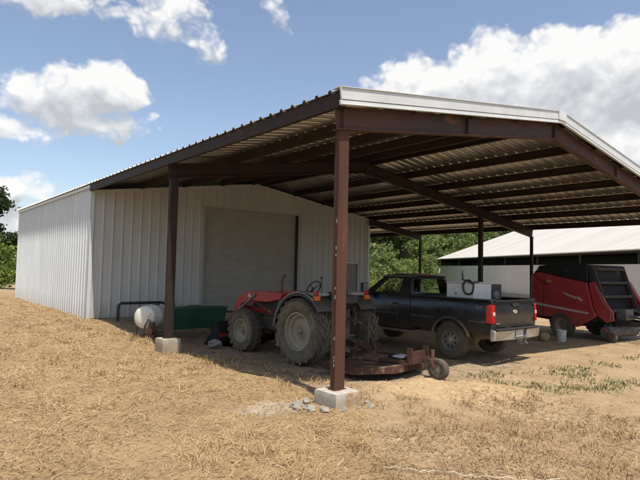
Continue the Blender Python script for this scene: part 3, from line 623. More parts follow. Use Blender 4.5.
# greenhouse: four faces of a tapered box, each a frame round a pane
BZ, TZ = 1.38, 1.89
cB = {'rl': (-1.27, -.925), 'rr': (-1.27, .925), 'fl': (-3.02, -.925), 'fr': (-3.02, .925)}
cT = {'rl': (-1.45, -.70), 'rr': (-1.45, .70), 'fl': (-2.38, -.70), 'fr': (-2.38, .70)}
gh = MB()
def face(a, b_, i0, i1, j0, j1, pane, parent=None, glassm='tinted_glass', rb=False):
    A_, B_ = Vector((*cB[a], BZ)), Vector((*cB[b_], BZ)); D_, E2_ = Vector((*cT[a], TZ)), Vector((*cT[b_], TZ))
    P_ = lambda u, v: (A_ * (1 - u) + B_ * u) * (1 - v) + (D_ * (1 - u) + E2_ * u) * v
    nrm_ = (B_ - A_).cross(D_ - A_).normalized(); ctr = Vector((-2.1, 0, 1.6))
    if nrm_.dot(A_ - ctr) > 0: nrm_ = -nrm_
    th = nrm_ * .05; R = []
    # rounded-corner opening
    cr_ = .10; ring = []; 
    L1, L2 = (B_ - A_).length, (D_ - A_).length
    for (cu, cv_, s0) in ((i1, j0, -.5), (i1, j1, 0), (i0, j1, .5), (i0, j0, 1)):
        for k in range(5):
            an = math.pi * (s0 + k * .125); ru, rv = .08 / L1 * 1.0, .08 / L2
            ou = cu - ru if cu == i1 else cu + ru; ov = cv_ - rv if cv_ == j1 else cv_ + rv
            ring.append((ou + ru * math.cos(an), ov + rv * math.sin(an)))
    outer = []
    for (u, v) in ring:
        k = max(abs(u - .5), abs(v - .5)) * 2
        if abs(u - .5) > abs(v - .5) * 1.0: pass
        outer.append((u, v))
    corners = [(1, 0), (1, 1), (0, 1), (0, 0)]; n = len(ring); ov = []
    for q_ in range(4):
        for k in range(5):
            u, v = ring[q_ * 5 + k]; c_ = corners[q_]
            if k == 2: ov.append(c_)
            elif (q_ % 2 == 0 and k < 2) or (q_ % 2 == 1 and k > 2): ov.append((u, c_[1]))
            else: ov.append((c_[0], v))
    vs = [P_(*p) for p in ring] + [P_(*p) for p in ov] + [P_(*p) + th for p in ring] + [P_(*p) + th for p in ov]
    fs = []
    for k in range(n):
        k2 = (k + 1) % n; fs += [(k, k2, n + k2, n + k), (2 * n + k, 3 * n + k, 3 * n + k2, 2 * n + k2), (k, 2 * n + k, 2 * n + k2, k2)]
    gh.add(vs, fs)
    pm = MB(); gv = [P_(*p) + nrm_ * .012 for p in ring]; pm.add(gv, [tuple(range(n))]); pm.build(pane, glassm, truck, smooth=False)
    pm = MB(); pm.pipe([P_(*p) + nrm_ * .004 for p in ring] + [P_(*ring[0]) + nrm_ * .004], .012, 6, caps=False); pm.build('window_seal', 'black_plastic', truck)
face('rl', 'rr', .06, .94, .10, .88, 'rear_window')
face('fl', 'rl', .16, .74, .05, .90, 'side_window', glassm='clear_glass'); face('fr', 'rr', .16, .74, .05, .90, 'side_window', glassm='clear_glass')
face('fl', 'fr', .05, .95, .05, .92, 'windshield', glassm='clear_glass')
gh.build('cab_pillars', 'truck_paint', truck, bevel=0, ang=25)
rows = []
for i, x in enumerate(np.linspace(-2.42, -1.40, 9)):
    e = 1 - abs(i - 4) / 4; rows.append([(x, y, 1.885 + .075 * math.sqrt(max(0, 1 - (y / .74) ** 2)) * (.45 + .55 * min(1, e * 3))) for y in np.linspace(-.735, .735, 17)])
MB().slab(rows, (0, 0, -.03)).build('cab_roof', 'truck_paint', truck, ang=60)
MB().box(-1.47, -1.395, -.14, .14, 1.905, 1.935).build('brake_lamp', 'tail_red', truck, bevel=.008)
mb = MB().box(-1.95, -1.42, -.72, .72, .78, 1.0).hexa([(-1.52, -.72, .95), (-1.40, -.72, .95), (-1.40, .72, .95), (-1.52, .72, .95), (-1.46, -.70, 1.41), (-1.36, -.70, 1.41), (-1.36, .70, 1.41), (-1.46, .70, 1.41)])
mb.build('bench_seat', 'seat_vinyl', truck, bevel=.03)
MB().hexa([(-3.0, -.88, .9), (-2.62, -.88, .9), (-2.62, .88, .9), (-3.0, .88, .9), (-3.0, -.88, 1.36), (-2.68, -.88, 1.34), (-2.68, .88, 1.34), (-3.0, .88, 1.36)]).build('dashboard', 'black_plastic', truck, bevel=.03)
pts = [(-2.42 + .07 * math.sin(a) * .6, -.40 + .19 * math.cos(a), 1.28 + .17 * math.sin(a)) for a in np.linspace(0, 2 * math.pi, 25)]; mb = MB().pipe(pts, .015, 8, caps=False); mb.tube((-2.62, -.4, 1.2), (-2.42, -.4, 1.28), .025); mb.bar((-2.42, -.58, 1.28), (-2.42, -.22, 1.28), .02, .04); mb.build('steering_wheel', 'black_plastic', truck)
MB().box(-1.245, -1.236, .46, .60, 1.55, 1.66).build('window_sticker', 'lamp_white', truck) if False else None
for x, y, sd in ((0, -.84, -1), (0, .84, 1), (-WB, -.84, -1), (-WB, .84, 1)): car_wheel(truck, x, y, .43, .27, sd)
def decal(text, size, loc, rot, mat, parent, shear=0):
    c = bpy.data.curves.new('decal', 'FONT'); c.body = text; c.size = size; c.extrude = .001; c.shear = shear; c.align_x = 'CENTER'; c.align_y = 'CENTER'; c.materials.append(MATS[mat])
    tmp = bpy.data.objects.new('decal_text', c); C.objects.link(tmp); bpy.context.view_layer.update(); me = bpy.data.meshes.new_from_object(tmp.evaluated_get(bpy.context.evaluated_depsgraph_get())); bpy.data.objects.remove(tmp)
    o = bpy.data.objects.new('decal', me); C.objects.link(o); o.parent = parent; o.location = loc; o.rotation_euler = rot; return o
decal('4x4', .12, (.80, -(hw(1.24) + .002), 1.24), (rad(86), 0, 0), 'decal_dim', truck, .3)

# load in the bed: white chest with a looped hose, black pump panel
def T2(lx, ly, lz):
    return truck.matrix_basis @ Vector((lx, ly, lz))
chest = thing('tool_chest', 'white metal chest with a black looped hose in the truck bed', 'chest', (TX - .36, TY - .12, -.225 + .85), rad(-89.5))
MB().box(-.40, .40, -.36, .40, .0, .985).build('body', 'box_white', chest, bevel=.015)
MB().box(-.415, .415, -.375, .415, .99, 1.02).build('lid', 'box_white', chest, bevel=.012)
MB().box(-.14, -.10, -.372, -.358, .70, .76).build('latch', 'steel_grey', chest)
pts = [(.26 + .15 * math.cos(a) * (1 + .1 * math.sin(3 * a)), -.40 - .02 * math.sin(a * 2), .90 + .17 * math.sin(a)) for a in np.linspace(.3, 6.9, 34)]
hs_ = MB().pipe([(.50, -.3, 1.03), (.42, -.38, 1.03)] + pts + [(.10, -.40, 1.08), (.07, -.36, 1.20)], .022, 8).build('hose', 'black_plastic', chest)
MB().tube((.07, -.36, 1.18), (.05, -.33, 1.30), .028, .018).build('nozzle', 'steel_grey', hs_)
pump = thing('pump_panel', 'black square pump panel standing at the back of the truck bed', 'pump', (TX + .22, TY - .48, -.225 + .85), rad(-89.5))
MB().box(-.06, .05, -.22, .22, 0, .97).build('housing', 'black_plastic', pump, bevel=.015)
MB().lathe([(.0001, .075), (.10, .07), (.12, .05)], (0, .0, .70), 'x', 24).build('gauge_plate', 'steel_grey', pump)

# ------------------------------------------------------------------ tractor (local -x = nose, -y = near side)
tr = thing('loader_tractor', 'red farm tractor with a front loader and big muddy tyres facing the roll up door', 'tractor', (3.06, 3.80, -.245), -1.497)
RR, FR, TW = .75, .55, 2.25
ag_wheel(tr, 0, -.78, RR, .42, .41, 20, -1); ag_wheel(tr, 0, .78, RR, .42, .41, 20, 1)
ag_wheel(tr, -TW, -.74, FR, .33, .28, 18, -1); ag_wheel(tr, -TW, .74, FR, .33, .28, 18, 1)
mb = MB().box(-.55, .35, -.26, .26, .50, .98).tube((0, -.60, .75), (0, .60, .75), .12).box(-1.35, -.5, -.22, .22, .52, .95).box(-2.75, -1.3, -.20, .20, .55, .95)
mb.tube((-TW, -.62, .55), (-TW, .62, .55), .085).lathe([(.001, -.16), (.13, -.12), (.16, 0), (.13, .12), (.001, .16)], (-TW, 0, .55)); mb.build('chassis', 'tractor_dark', tr, bevel=.02)
# hood
sec = [(-.31, 1.00), (-.33, 1.20), (-.30, 1.38), (-.22, 1.45), (0, 1.475), (.22, 1.45), (.30, 1.38), (.33, 1.20), (.31, 1.00)]
rows = []
for x, s_, dz in ((-.88, 1.0, .03), (-1.3, 1.0, .02), (-1.9, .98, -.01), (-2.5, .95, -.06), (-2.85, .88, -.12), (-2.95, .78, -.2)):
    rows.append([(x, y * s_, 1.0 + (z_ - 1.0) * s_ + dz * (z_ > 1.1)) for y, z_ in sec])
MB().slab(rows, (0, 0, -.02)).build('hood', 'tractor_red', tr, ang=45)
MB().box(-2.97, -2.92, -.24, .24, .72, 1.24).build('grille', 'black_plastic', tr, bevel=.02)
MB().box(-2.5, -1.0, -.27, .27, .92, 1.22).build('engine', 'tractor_dark', tr, bevel=.02)
ex = MB().pipe([(-1.42, -.24, 1.35), (-1.42, -.24, 1.62), (-1.42, -.245, 1.78), (-1.38, -.25, 1.90), (-1.30, -.25, 1.95)], [.038, .038, .034, .034, .036], 12).build('exhaust_pipe', 'rust_brown', tr)
# console, steering wheel, fenders, platform, seat
MB().hexa([(-.92, -.28, 1.0), (-.62, -.28, 1.0), (-.62, .28, 1.0), (-.92, .28, 1.0), (-.90, -.24, 1.60), (-.70, -.24, 1.52), (-.70, .24, 1.52), (-.90, .24, 1.60)]).build('console', 'tractor_grey', tr, bevel=.05, seg=3)
pts = [(-.52 + .10 * math.sin(a), .20 * math.cos(a), 1.66 + .17 * math.sin(a)) for a in np.linspace(0, 2 * math.pi, 27)]
mb = MB().pipe(pts, .016, 8, caps=False).tube((-.72, 0, 1.5), (-.52, 0, 1.66), .025)
for a in (.5, 2.6, 4.7): mb.tube((-.52, 0, 1.66), (-.52 + .10 * math.sin(a), .20 * math.cos(a), 1.66 + .17 * math.sin(a)), .010)
mb.build('steering_wheel', 'black_plastic', tr)
for sd in (-1, 1):
    rows = []
    for a in np.linspace(math.pi * .985, math.pi * .20, 16):
        r_ = .84; rows.append([(r_ * math.cos(a), sd * y, .75 + r_ * math.sin(a) * (1 if math.sin(a) < .9 else 1)) for y in (.36, .55, .75, .90, .945)])
        rows[-1][-1] = ((r_ - .04) * math.cos(a), sd * .945, .75 + (r_ - .04) * math.sin(a))
    fn = MB().slab(rows, (0, 0, -.015)).build('fender', 'tractor_dark', tr, ang=50)
    MB().pipe([(r[2][0] * 1.0, sd * .935, r[2][2] + .012) for r in rows[:-2]], .014, 8).build('fender_rail', 'tractor_grey', fn)
    MB().hexa([(-.40, sd * .33, 1.50), (.42, sd * .33, 1.53), (.42, sd * .80, 1.53), (-.40, sd * .80, 1.50), (-.40, sd * .33, 1.58), (.42, sd * .33, 1.61), (.42, sd * .78, 1.61), (-.40, sd * .78, 1.58)]).build('fender_top', 'tractor_grey', fn, bevel=.02)
    lm = MB().box(.40, .50, sd * .80 - .075, sd * .80 + .075, 1.44, 1.54).build('tail_lamp', 'amber', fn, bevel=.015)
    MB().box(.38, .46, sd * .80 - .05, sd * .80 + .05, 1.55, 1.64).build('beacon', 'tail_red', fn, bevel=.012)
    MB().box(-1.05, -.30, *sorted((sd * .26, sd * .62)), .62, .66).build('foot_step', 'tractor_grey', tr)
    mb = MB().bar((-1.02, sd * .66, .62), (-1.02, sd * .66, .30), .03, .05).bar((-.75, sd * .66, .62), (-.75, sd * .66, .30), .03, .05)
    for z in (.32, .46): mb.box(-1.03, -.74, sd * .66 - .06, sd * .66 + .06, z, z + .02)
    mb.build('ladder', 'tractor_grey', tr)
mb = MB().hexa([(-.10, -.25, 1.12), (.34, -.25, 1.12), (.34, .25, 1.12), (-.10, .25, 1.12), (-.12, -.24, 1.26), (.30, -.24, 1.24), (.30, .24, 1.24), (-.12, .24, 1.26)])
mb.hexa([(.28, -.23, 1.22), (.40, -.23, 1.22), (.40, .23, 1.22), (.28, .23, 1.22), (.36, -.19, 1.66), (.44, -.19, 1.66), (.44, .19, 1.66), (.36, .19, 1.66)]); mb.build('seat', 'seat_vinyl', tr, bevel=.04, seg=3)
mb = MB().pipe([(.28, -.50, 1.55), (.26, -.48, 1.78), (.24, -.47, 1.90)], [.012, .010, .010], 8).lathe([(.001, .04), (.028, .02), (.028, -.02), (.001, -.04)], (.24, -.47, 1.93), 'z', 10); mb.build('control_lever', 'black_plastic', tr)
MB().box(.34, .56, .0, .40, 1.36, 1.54).build('toolbox', 'tractor_dark', tr, bevel=.02)
MB().box(.34, .56, -.40, -.18, 1.42, 1.62).build('valve_block', 'black_plastic', tr, bevel=.015)
MB().box(-2.45, -1.15, -.335, -.318, 1.10, 1.32).build('side_grille', 'black_plastic', tr); MB().box(-2.2, -1.3, -.345, -.334, 1.335, 1.375).build('hood_decal', 'decal_pale', tr)
for sd in (-1, 1): MB().lathe([(.001, -2.985), (.05, -2.98), (.07, -2.95), (.07, -2.9)], (0, sd * .17, 1.10), 'x', 16).build('headlight', 'lamp_white', tr)
MB().box(-1.0, -.62, -.50, -.28, .58, .90).build('fuel_tank', 'tractor_dark', tr, bevel=.03); MB().tube((-1.15, -.30, 1.10), (-1.15, -.30, 1.40), .085, n=18).build('air_cleaner', 'black_plastic', tr, bevel=.01)
for k in range(4): MB().pipe([(-1.02, -.40 - k * .03, .80), (-1.06, -.44 - k * .03, 1.15), (-1.20, -.46 - k * .015, 1.38), (-1.6, -.46 - k * .012, 1.30), (-2.1, -.46 - k * .012, 1.24)], .011, 6).build('hydraulic_line', 'black_plastic', tr)
MB().tube((-TW + .12, -.55, .58), (-TW + .12, .1, .62), .03).build('steering_cylinder', 'steel_grey', tr)
# folded roll bar legs and the linkage behind
mb = MB()
for sd in (-1, 1):
    mb.bar((.42, sd * .42, .85), (.44, sd * .42, 1.45), .06, .08, (1, 0, 0)).bar((.36, sd * .40, .55), (1.10, sd * .42, .42), .03, .07).bar((.45, sd * .34, 1.20), (.92, sd * .38, 1.08), .04, .06).bar((.90, sd * .38, 1.08), (.86, sd * .41, .48), .03, .03, (1, 0, 0))
mb.bar((.40, 0, 1.05), (1.02, 0, .98), .045, .045).tube((.42, -.42, .62), (.42, .42, .62), .035).box(.33, .44, -.26, .26, .55, 1.25).bar((.4, 0, .42), (1.0, 0, .40), .07, .04); mb.build('hitch_linkage', 'tractor_dark', tr)
mb = MB().pipe([(.45, -.1, 1.25), (.65, -.12, 1.18), (.75, -.16, .95), (.70, -.2, .8)], .014, 7).pipe([(.45, .06, 1.22), (.70, .08, 1.30), (.85, .1, 1.0)], .014, 7); mb.build('hydraulic_hose', 'black_plastic', tr)
# loader
ld = MB()
for sd in (-1, 1):
    y = sd * .50
    ld.bar((-1.12, y, .62), (-1.12, y, 1.46), .10, .16, (1, 0, 0)); ld.bar((-1.12, y - sd * .12, .70), (-1.12, y, .70), .14, .10)
ld.build('loader_mast', 'tractor_dark', tr, bevel=.01)
for sd in (-1, 1):
    y = sd * .53; poly = [(-1.02, 1.53), (-1.04, 1.38), (-1.6, 1.28), (-2.35, 1.28), (-2.66, 1.18), (-2.92, .76), (-3.12, .42), (-3.28, .46), (-3.10, .84), (-2.84, 1.32), (-2.52, 1.50), (-1.7, 1.55)]
    am = MB().prism(poly, y - .05, y + .05, 'y').build('loader_arm', 'tractor_red', tr, bevel=.012)
    MB().tube((-1.14, y, .95), (-1.75, y, 1.14), .04).tube((-1.75, y, 1.14), (-2.25, y, 1.30), .022).build('lift_cylinder', 'rust_red', am)
    MB().tube((-2.05, y + sd * .06, 1.44), (-2.75, y + sd * .06, 1.02), .035).tube((-2.75, y + sd * .06, 1.02), (-3.05, y + sd * .06, .80), .02).build('tilt_cylinder', 'steel_grey', am)
    MB().box(-2.36, -2.24, y - .062 if sd < 0 else y + .051, y - .051 if sd < 0 else y + .062, 1.37, 1.45).build('decal_plate', 'decal_pale', am)
MB().tube((-2.80, -.5, 1.06), (-2.80, .5, 1.06), .055).build('loader_crossbar', 'tractor_red', tr)
bp_ = [(-3.22, .06), (-3.86, .02), (-3.88, .045), (-3.28, .10), (-3.18, .22), (-3.16, .50), (-3.26, .66), (-3.24, .69), (-3.10, .52), (-3.10, .18)]
bk = MB().prism([(x, z) for x, z in bp_], -.93, .93, 'y')
for sd in (-1, 1): bk.prism([(-3.13, .08), (-3.84, .035), (-3.24, .66), (-3.12, .5)], sd * .93 - .012, sd * .93 + .012, 'y')
bk.build('loader_bucket', 'baler_black', tr)
mb = MB()
for sd in (-1, 1): mb.bar((-3.09, sd * .5, .20), (-3.08, sd * .5, .62), .12, .05, (1, 0, 0))
mb.bar((-3.07, -.93, .34), (-3.07, .93, .34), .04, .08); mb.build('bucket_mount', 'tractor_red', tr)

# ------------------------------------------------------------------ rotary mower behind the tractor
mw = thing('rotary_mower', 'rusty red rotary mower deck with one tail wheel behind the tractor', 'mower', (3.13, 3.80, -.25), -1.46)
mb = MB(); poly = [(1.02, -1.28), (1.02, .75), (1.95, .75), (2.28, .45), (2.28, -.55), (1.85, -1.28)]
mb.prism(poly, .25, .275, 'z'); mb.build('deck', 'rust_red', mw, bevel=.006)
mb = MB(); n = len(poly)
for i in range(n): mb.bar(Vector((*poly[i], .205)), Vector((*poly[(i + 1) % n], .205)), .012, .13)
mb.build('skirt', 'rust_red', mw)
mb = MB().box(1.35, 1.72, -.44, -.04, .275, .38).tube((1.5, -.24, .36), (1.2, -.1, .46), .035).tube((1.2, -.1, .46), (.6, 0, .58), .045); mb.build('gearbox', 'rust_brown', mw, bevel=.02)
mb = MB()
for y in (-.42, .36): mb.bar((1.05, y, .28), (1.05, y * .5, .62), .04, .045, (1, 0, 0)); mb.bar((1.05, y * .5, .62), (1.8, y * .8, .32), .022, .035); mb.bar((1.06, y, .30), (2.45, y * .55, .34), .06, .06)
mb.bar((1.05, -.4, .32), (1.05, .36, .32), .08, .08); mb.bar((2.42, -.32, .36), (2.42, .3, .36), .06, .12); mb.bar((2.42, -.28, .38), (2.42, -.28, .62), .03, .12, (1, 0, 0)); mb.bar((2.42, .27, .38), (2.42, .27, .62), .03, .12, (1, 0, 0)); mb.box(2.39, 2.43, -.28, .27, .42, .54)
mb.build('frame', 'rust_red', mw)
fk = MB().bar((2.42, .15, .36), (2.66, .15, .46), .05, .07).tube((2.66, .15, .34), (2.66, .15, .58), .04)
for s_ in (-1, 1): fk.bar((2.66, .15 + s_ * .10, .40), (2.80, .15 + s_ * .10, .22), .014, .06)
fk.bar((2.66, .04, .40), (2.66, .26, .40), .06, .03); fk.build('wheel_fork', 'rust_brown', mw)
twr = MB().lathe([(.09, -.06), (.15, -.085), (.20, -.07), (.215, 0), (.20, .07), (.15, .085), (.09, .06), (.09, -.06)], (2.80, .15, .215), n=30).build('tail_wheel', 'rubber_dusty', mw, ang=40)
MB().lathe([(.001, -.075), (.04, -.07), (.05, -.05), (.095, -.05), (.095, .05), (.05, .05), (.04, .07), (.001, .075)], (2.80, .15, .215), n=24).build('rim', 'rim_tan', twr)
MB().box(1.70, 1.95, .10, .42, .305, .36).build('grease_rag', 'bucket_white', mw, bevel=.03)

# ------------------------------------------------------------------ round baler (local +x = tongue end, -y = near side)
bl = thing('round_baler', 'tall red round baler with a black hood and slatted front parked past the truck', 'baler', (13.95, 2.62, -.26), -1.70); bl.scale = (1.03, 1.03, 1.075)
HB = 1.02
def by(x): return HB
side = [(-1.62, .62), (-1.66, 1.25), (-1.60, 2.0), (-1.30, 2.06), (-.6, 1.92), (.38, 1.76), (.58, 1.0), (.70, .78), (.55, .66), (.05, .38), (-.30, .46), (-.75, .62)]
for sd in (-1, 1):
    y = sd * HB; pn = MB().prism(side, y - .05, y + .05, 'y').build('side_panel', 'baler_red', bl, bevel=.03, seg=3)
    mb = MB(); yo = y + sd * .054
    mb.hexa([(-1.5, yo - .004, .98), (.45, yo - .004, .80), (.45, yo + .004, .80), (-1.5, yo + .004, .98), (-1.5, yo - .004, 1.06), (.47, yo - .004, .86), (.47, yo + .004, .86), (-1.5, yo + .004, 1.06)])
    mb.build('stripe', 'decal_pale', pn)
    mb = MB()
    mb.bar((-.42, yo, 1.42), (.06, yo, 1.28), .006, .035); mb.bar((-.34, yo, 1.355), (.04, yo, 1.245), .006, .014); mb.bar((.08, yo, 1.30), (.24, yo, 1.20), .006, .07); mb.build('marking', 'decal_pale', pn)
    mb = MB().bar((-1.17, yo, .66), (-1.12, yo, 1.98), .012, .012); mb.build('panel_seam', 'baler_black', pn)
# black tailgate core, hood
core = [(-1.60, .55), (-1.68, 1.3), (-1.62, 2.05), (-1.35, 2.27), (-.6, 2.33), (.42, 2.30), (.62, 1.4), (.80, .75), (.3, .42), (-.8, .5)]
MB().prism(core, -HB + .052, HB - .052, 'y').build('bale_chamber', 'baler_black', bl, bevel=.05, seg=3)
for sd in (-1, 1):
    hp = [(-1.46, 2.075), (-1.36, 2.26), (-.6, 2.32), (.40, 2.29), (.40, 1.775), (-.6, 1.935), (-1.25, 2.06)]
    MB().prism(hp, sd * HB - .035, sd * HB + .035, 'y').build('hood_side', 'baler_black', bl, bevel=.03)
MB().hexa([(-1.74, -HB, .62), (-1.66, -HB, .62), (-1.66, HB, .62), (-1.74, HB, .62), (-1.70, -HB, 1.96), (-1.62, -HB, 1.96), (-1.62, HB, 1.96), (-1.70, HB, 1.96)]).build('rear_gate', 'baler_red', bl, bevel=.03)
# slatted front
for k in range(4):
    tt = k / 3; x = .50 + .42 * tt; z = 2.18 - 1.25 * tt
    MB().box(x - .04, x + .05, -.80, .80, z - .045, z + .045).build('front_roller', 'dark_iron', bl, bevel=.02)
for sd in (-1, 1): MB().bar((.44, sd * .86, 2.26), (1.0, sd * .86, .72), .07, .12, (1, 0, 0)).build('front_frame', 'dark_iron', bl, bevel=.01)
for sd in (-1, 1):
    y = sd * 1.02; sh = [(.44, 1.76), (.62, 1.80), (.92, 1.3), (1.22, .90), (1.24, .68), (1.0, .60), (.72, .78), (.58, 1.05)]
    MB().prism(sh, y - .03 if sd < 0 else y - .12, y + .03 if sd < 0 else y + .06, 'y').build('front_shield', 'baler_red', bl, bevel=.02)
    MB().pipe([(.66, y + sd * .05, 1.65), (.95, y + sd * .06, 1.15), (1.16, y + sd * .06, .95), (1.14, y + sd * .06, .72)], .014, 8).build('guard_rail', 'steel_grey', bl)
    ww = ag_wheel(bl, -.50, sd * .98, .40, .30, .20, 18, sd, tyre='rubber')
    MB().tube((-.5, sd * .6, .40), (-.5, sd * .9, .40), .06).build('stub_axle', 'baler_black', bl)
mb = MB().box(-1.2, .8, -.7, .7, .42, .54).box(-.62, -.38, -.8, .8, .34, .48); mb.build('undercarriage', 'baler_black', bl)
for sd in (-1, 1): MB().pipe([(-1.5, sd * 1.09, 1.95), (-1.2, sd * 1.10, 1.72), (-.9, sd * 1.10, 1.66)], .012, 6).build('hydraulic_line', 'black_plastic', bl); MB().box(-1.02, -.86, *sorted((sd * 1.075, sd * 1.082)), 1.72, 1.80).build('warning_label', 'amber_label', bl)
pk = MB().tube((.85, -.82, .30), (.85, .82, .30), .17, n=20)
for k in range(14):
    for a in np.arange(0, 6.28, .9): y = -.78 + k * .12; pk.tube((.85, y, .30), (.85 + .24 * math.cos(a + k * .3), y, .30 + .24 * math.sin(a + k * .3)), .007, n=4)
pk.build('pickup_reel', 'steel_grey', bl)
for sd in (-1, 1):
    MB().lathe([(.001, -.05), (.10, -.06), (.16, -.04), (.16, .04), (.10, .06), (.001, .05)], (1.12, sd * .95, .17), n=20).build('gauge_wheel', 'rubber', bl)
    MB().bar((.85, sd * .90, .42), (1.14, sd * .90, .19), .03, .06).build('gauge_arm', 'baler_red', bl)
mb = MB()
for sd in (-1, 1): mb.bar((.55, sd * .55, .62), (2.35, sd * .10, .52), .09, .13)
mb.bar((2.2, 0, .52), (2.75, 0, .50), .12, .09); mb.bar((.95, -.55, .62), (.95, .55, .62), .1, .1); mb.build('tongue', 'baler_black', bl)
mb = MB().tube((2.05, -.22, .06), (2.05, -.22, .82), .035).tube((2.05, -.22, .0), (2.05, -.22, .02), .12).tube((2.05, -.22, .82), (2.05, -.22, .86), .05).tube((2.05, -.22, .84), (1.92, -.30, .90), .012); mb.build('jack_stand', 'baler_black', bl)
mb = MB().tube((1.0, 0, .78), (2.7, 0, .66), .05).pipe([(1.0, .3, .95), (1.5, .28, .86), (2.1, .2, .80), (2.6, .1, .62)], .018, 8).box(.85, 1.15, -.22, .22, .66, .98); mb.build('drive_shaft', 'steel_grey', bl)

# ------------------------------------------------------------------ things along the barn wall
sp = thing('sprayer', 'white cylindrical spray tank on a rusty skid behind the second post', 'sprayer', (.62, 8.1, float(hz(.62, 8.1)) - .06), rad(40))
MB().lathe([(.001, -.52), (.10, -.525), (.24, -.50), (.29, -.46), (.30, -.40), (.30, -.12), (.305, -.11), (.305, -.07), (.30, -.06), (.30, .36), (.285, .44), (.22, .50), (.001, .52)], (0, 0, .62), 'x', 32).build('tank', 'tank_white', sp, ang=50)
MB().lathe([(.001, .335), (.09, .33), (.10, .30), (.10, .27)], (.1, 0, .62), 'z', 20).build('filler_cap', 'black_plastic', sp)
mb = MB()
for y in (-.24, .24): mb.bar((-.62, y, .10), (.62, y, .10), .05, .07)
for x in (-.4, .4): mb.bar((x, -.3, .14), (x, .3, .14), .05, .05); mb.bar((x, -.26, .14), (x, -.22, .50), .04, .04, (1, 0, 0)); mb.bar((x, .26, .14), (x, .22, .50), .04, .04, (1, 0, 0))
mb.build('skid', 'rust_brown', sp)
pmp = MB().lathe([(.001, -.14), (.10, -.13), (.12, -.05), (.12, .08), (.08, .14), (.001, .15)], (-.52, -.25, .30), 'x', 16).box(-.66, -.44, -.38, -.16, .14, .22).box(-.60, -.50, -.32, -.20, .38, .52).pipe([(-.5, -.25, .45), (-.62, -.2, .60), (-.60, -.1, .42), (-.54, -.05, .34)], .022, 8).tube((-.66, -.28, .30), (-.72, -.28, .30), .09).build('pump_engine', 'rust_brown', sp)
hp_ = tag(MB().pipe([(.72, 0, -.03), (.72, 0, .52), (.75, 0, .62), (.83, 0, .66), (2.1, 0, .66), (2.22, 0, .62), (2.26, 0, .5), (2.26, 0, -.03)], .045, 12).build('tube_guard', 'dark_frame', loc=(0, 11.2, float(hz(1.4, 11.2)) - .02)), 'black bent steel tube guard standing against the barn wall beside the white tank', 'tube guard')
hop = thing('seed_hopper', 'long dark green seed hopper with a hinged lid by the roll up door', 'hopper', (2.25, 9.2, float(hz(2.25, 9.2)) + .08), rad(2))
MB().hexa([(-.95, -.22, .18), (.95, -.22, .18), (.95, .22, .18), (-.95, .22, .18), (-1.02, -.34, .78), (1.02, -.34, .78), (1.02, .34, .78), (-1.02, .34, .78)]).build('bin', 'green_paint', hop, bevel=.015)
ld_ = MB().hexa([(-1.04, -.36, .782), (1.04, -.36, .782), (1.04, .36, .782), (-1.04, .36, .782), (-1.03, -.30, .81), (1.03, -.30, .81), (1.03, .30, .81), (-1.03, .30, .81)]).build('lid', 'green_paint', hop, bevel=.01)
MB().pipe([(-.30, -.1, .81), (-.2, -.1, .85), (.15, -.1, .85), (.25, -.1, .81)], .018, 8).build('handle', 'green_paint', ld_)
mb = MB()
for x in (-.8, .8):
    for y in (-.16, .16): mb.bar((x, y, -.08), (x, y, .2), .05, .05, (1, 0, 0))
    mb.bar((x, -.3, .08), (x, .3, .08), .05, .04)
mb.build('stand', 'rust_brown', hop)
tag(MB().pipe([(2.74, 11.36, float(hz(2.74, 11.36)) - .05), (2.70, 11.60, .9), (2.68, 11.84, 1.62)], .014, 8).build('steel_rod', 'rust_red'), 'thin rusty rod leaning on the barn wall behind the second post', 'rod')
# white pail, tan sack
def on(x, y): return (x, y, float(hz(x, y)))
pl = thing('pail', 'dirty white plastic pail standing in front of the baler wheel', 'pail', on(11.85, 2.72))
MB().lathe([(.001, .0), (.125, .0), (.13, .01), (.152, .33), (.158, .335), (.158, .36), (.145, .36), (.12, .02), (.001, .02)], ax='z', n=28).build('body', 'bucket_white', pl)
MB().pipe([(.158 * math.cos(a), .158 * math.sin(a) * .5 - .08 * abs(math.sin(a)), .34 - .16 * math.sin(a)) for a in np.linspace(0, math.pi, 14)], .005, 6).build('handle', 'steel_grey', pl)
sk = MB(); 
for i in range(1): 
    rows = []
    for v in np.linspace(0, 1, 9):
        ph = v * math.pi; rows.append([((.24 * math.sin(ph) ** .6 + .001) * math.cos(a) * (1 + .12 * math.sin(3 * a + v * 5)), (.17 * math.sin(ph) ** .6 + .001) * math.sin(a) * (1 + .1 * math.cos(2 * a)), .13 - .15 * math.cos(ph)) for a in np.linspace(0, 2 * math.pi, 19)])
    sk.grid(rows)
tag(sk.build('feed_sack', 'tan_sack', loc=on(11.35, 3.05), ang=80), 'small tan feed sack slumped on the ground next to the white pail', 'sack')
# rubble and twine
def stone(seed, r, loc, label, cat='stone', grp='broken stones beside the front pier', mat='stone'):
    bm = bmesh.new(); bmesh.ops.create_icosphere(bm, subdivisions=2, radius=r); rn = random.Random(seed); ph = [rn.uniform(0, 6) for _ in range(6)]; sc_ = (rn.uniform(.8, 1.3), rn.uniform(.7, 1.1), rn.uniform(.55, .8))
    for v in bm.verts:
        d = v.co.normalized(); k = 1 + .22 * math.sin(3 * d.x + ph[0]) * math.cos(4 * d.y + ph[1]) + .16 * math.sin(6 * d.z + ph[2] + 3 * d.x) + .08 * rn.uniform(-1, 1)
        v.co = Vector((d.x * sc_[0], d.y * sc_[1], d.z * sc_[2])) * r * k
    me = bpy.data.meshes.new('stone'); bm.to_mesh(me); bm.free(); me.materials.append(MATS[mat]); o = bpy.data.objects.new('stone', me); C.objects.link(o)
    o.location = loc; return tag(o, label, cat, grp)
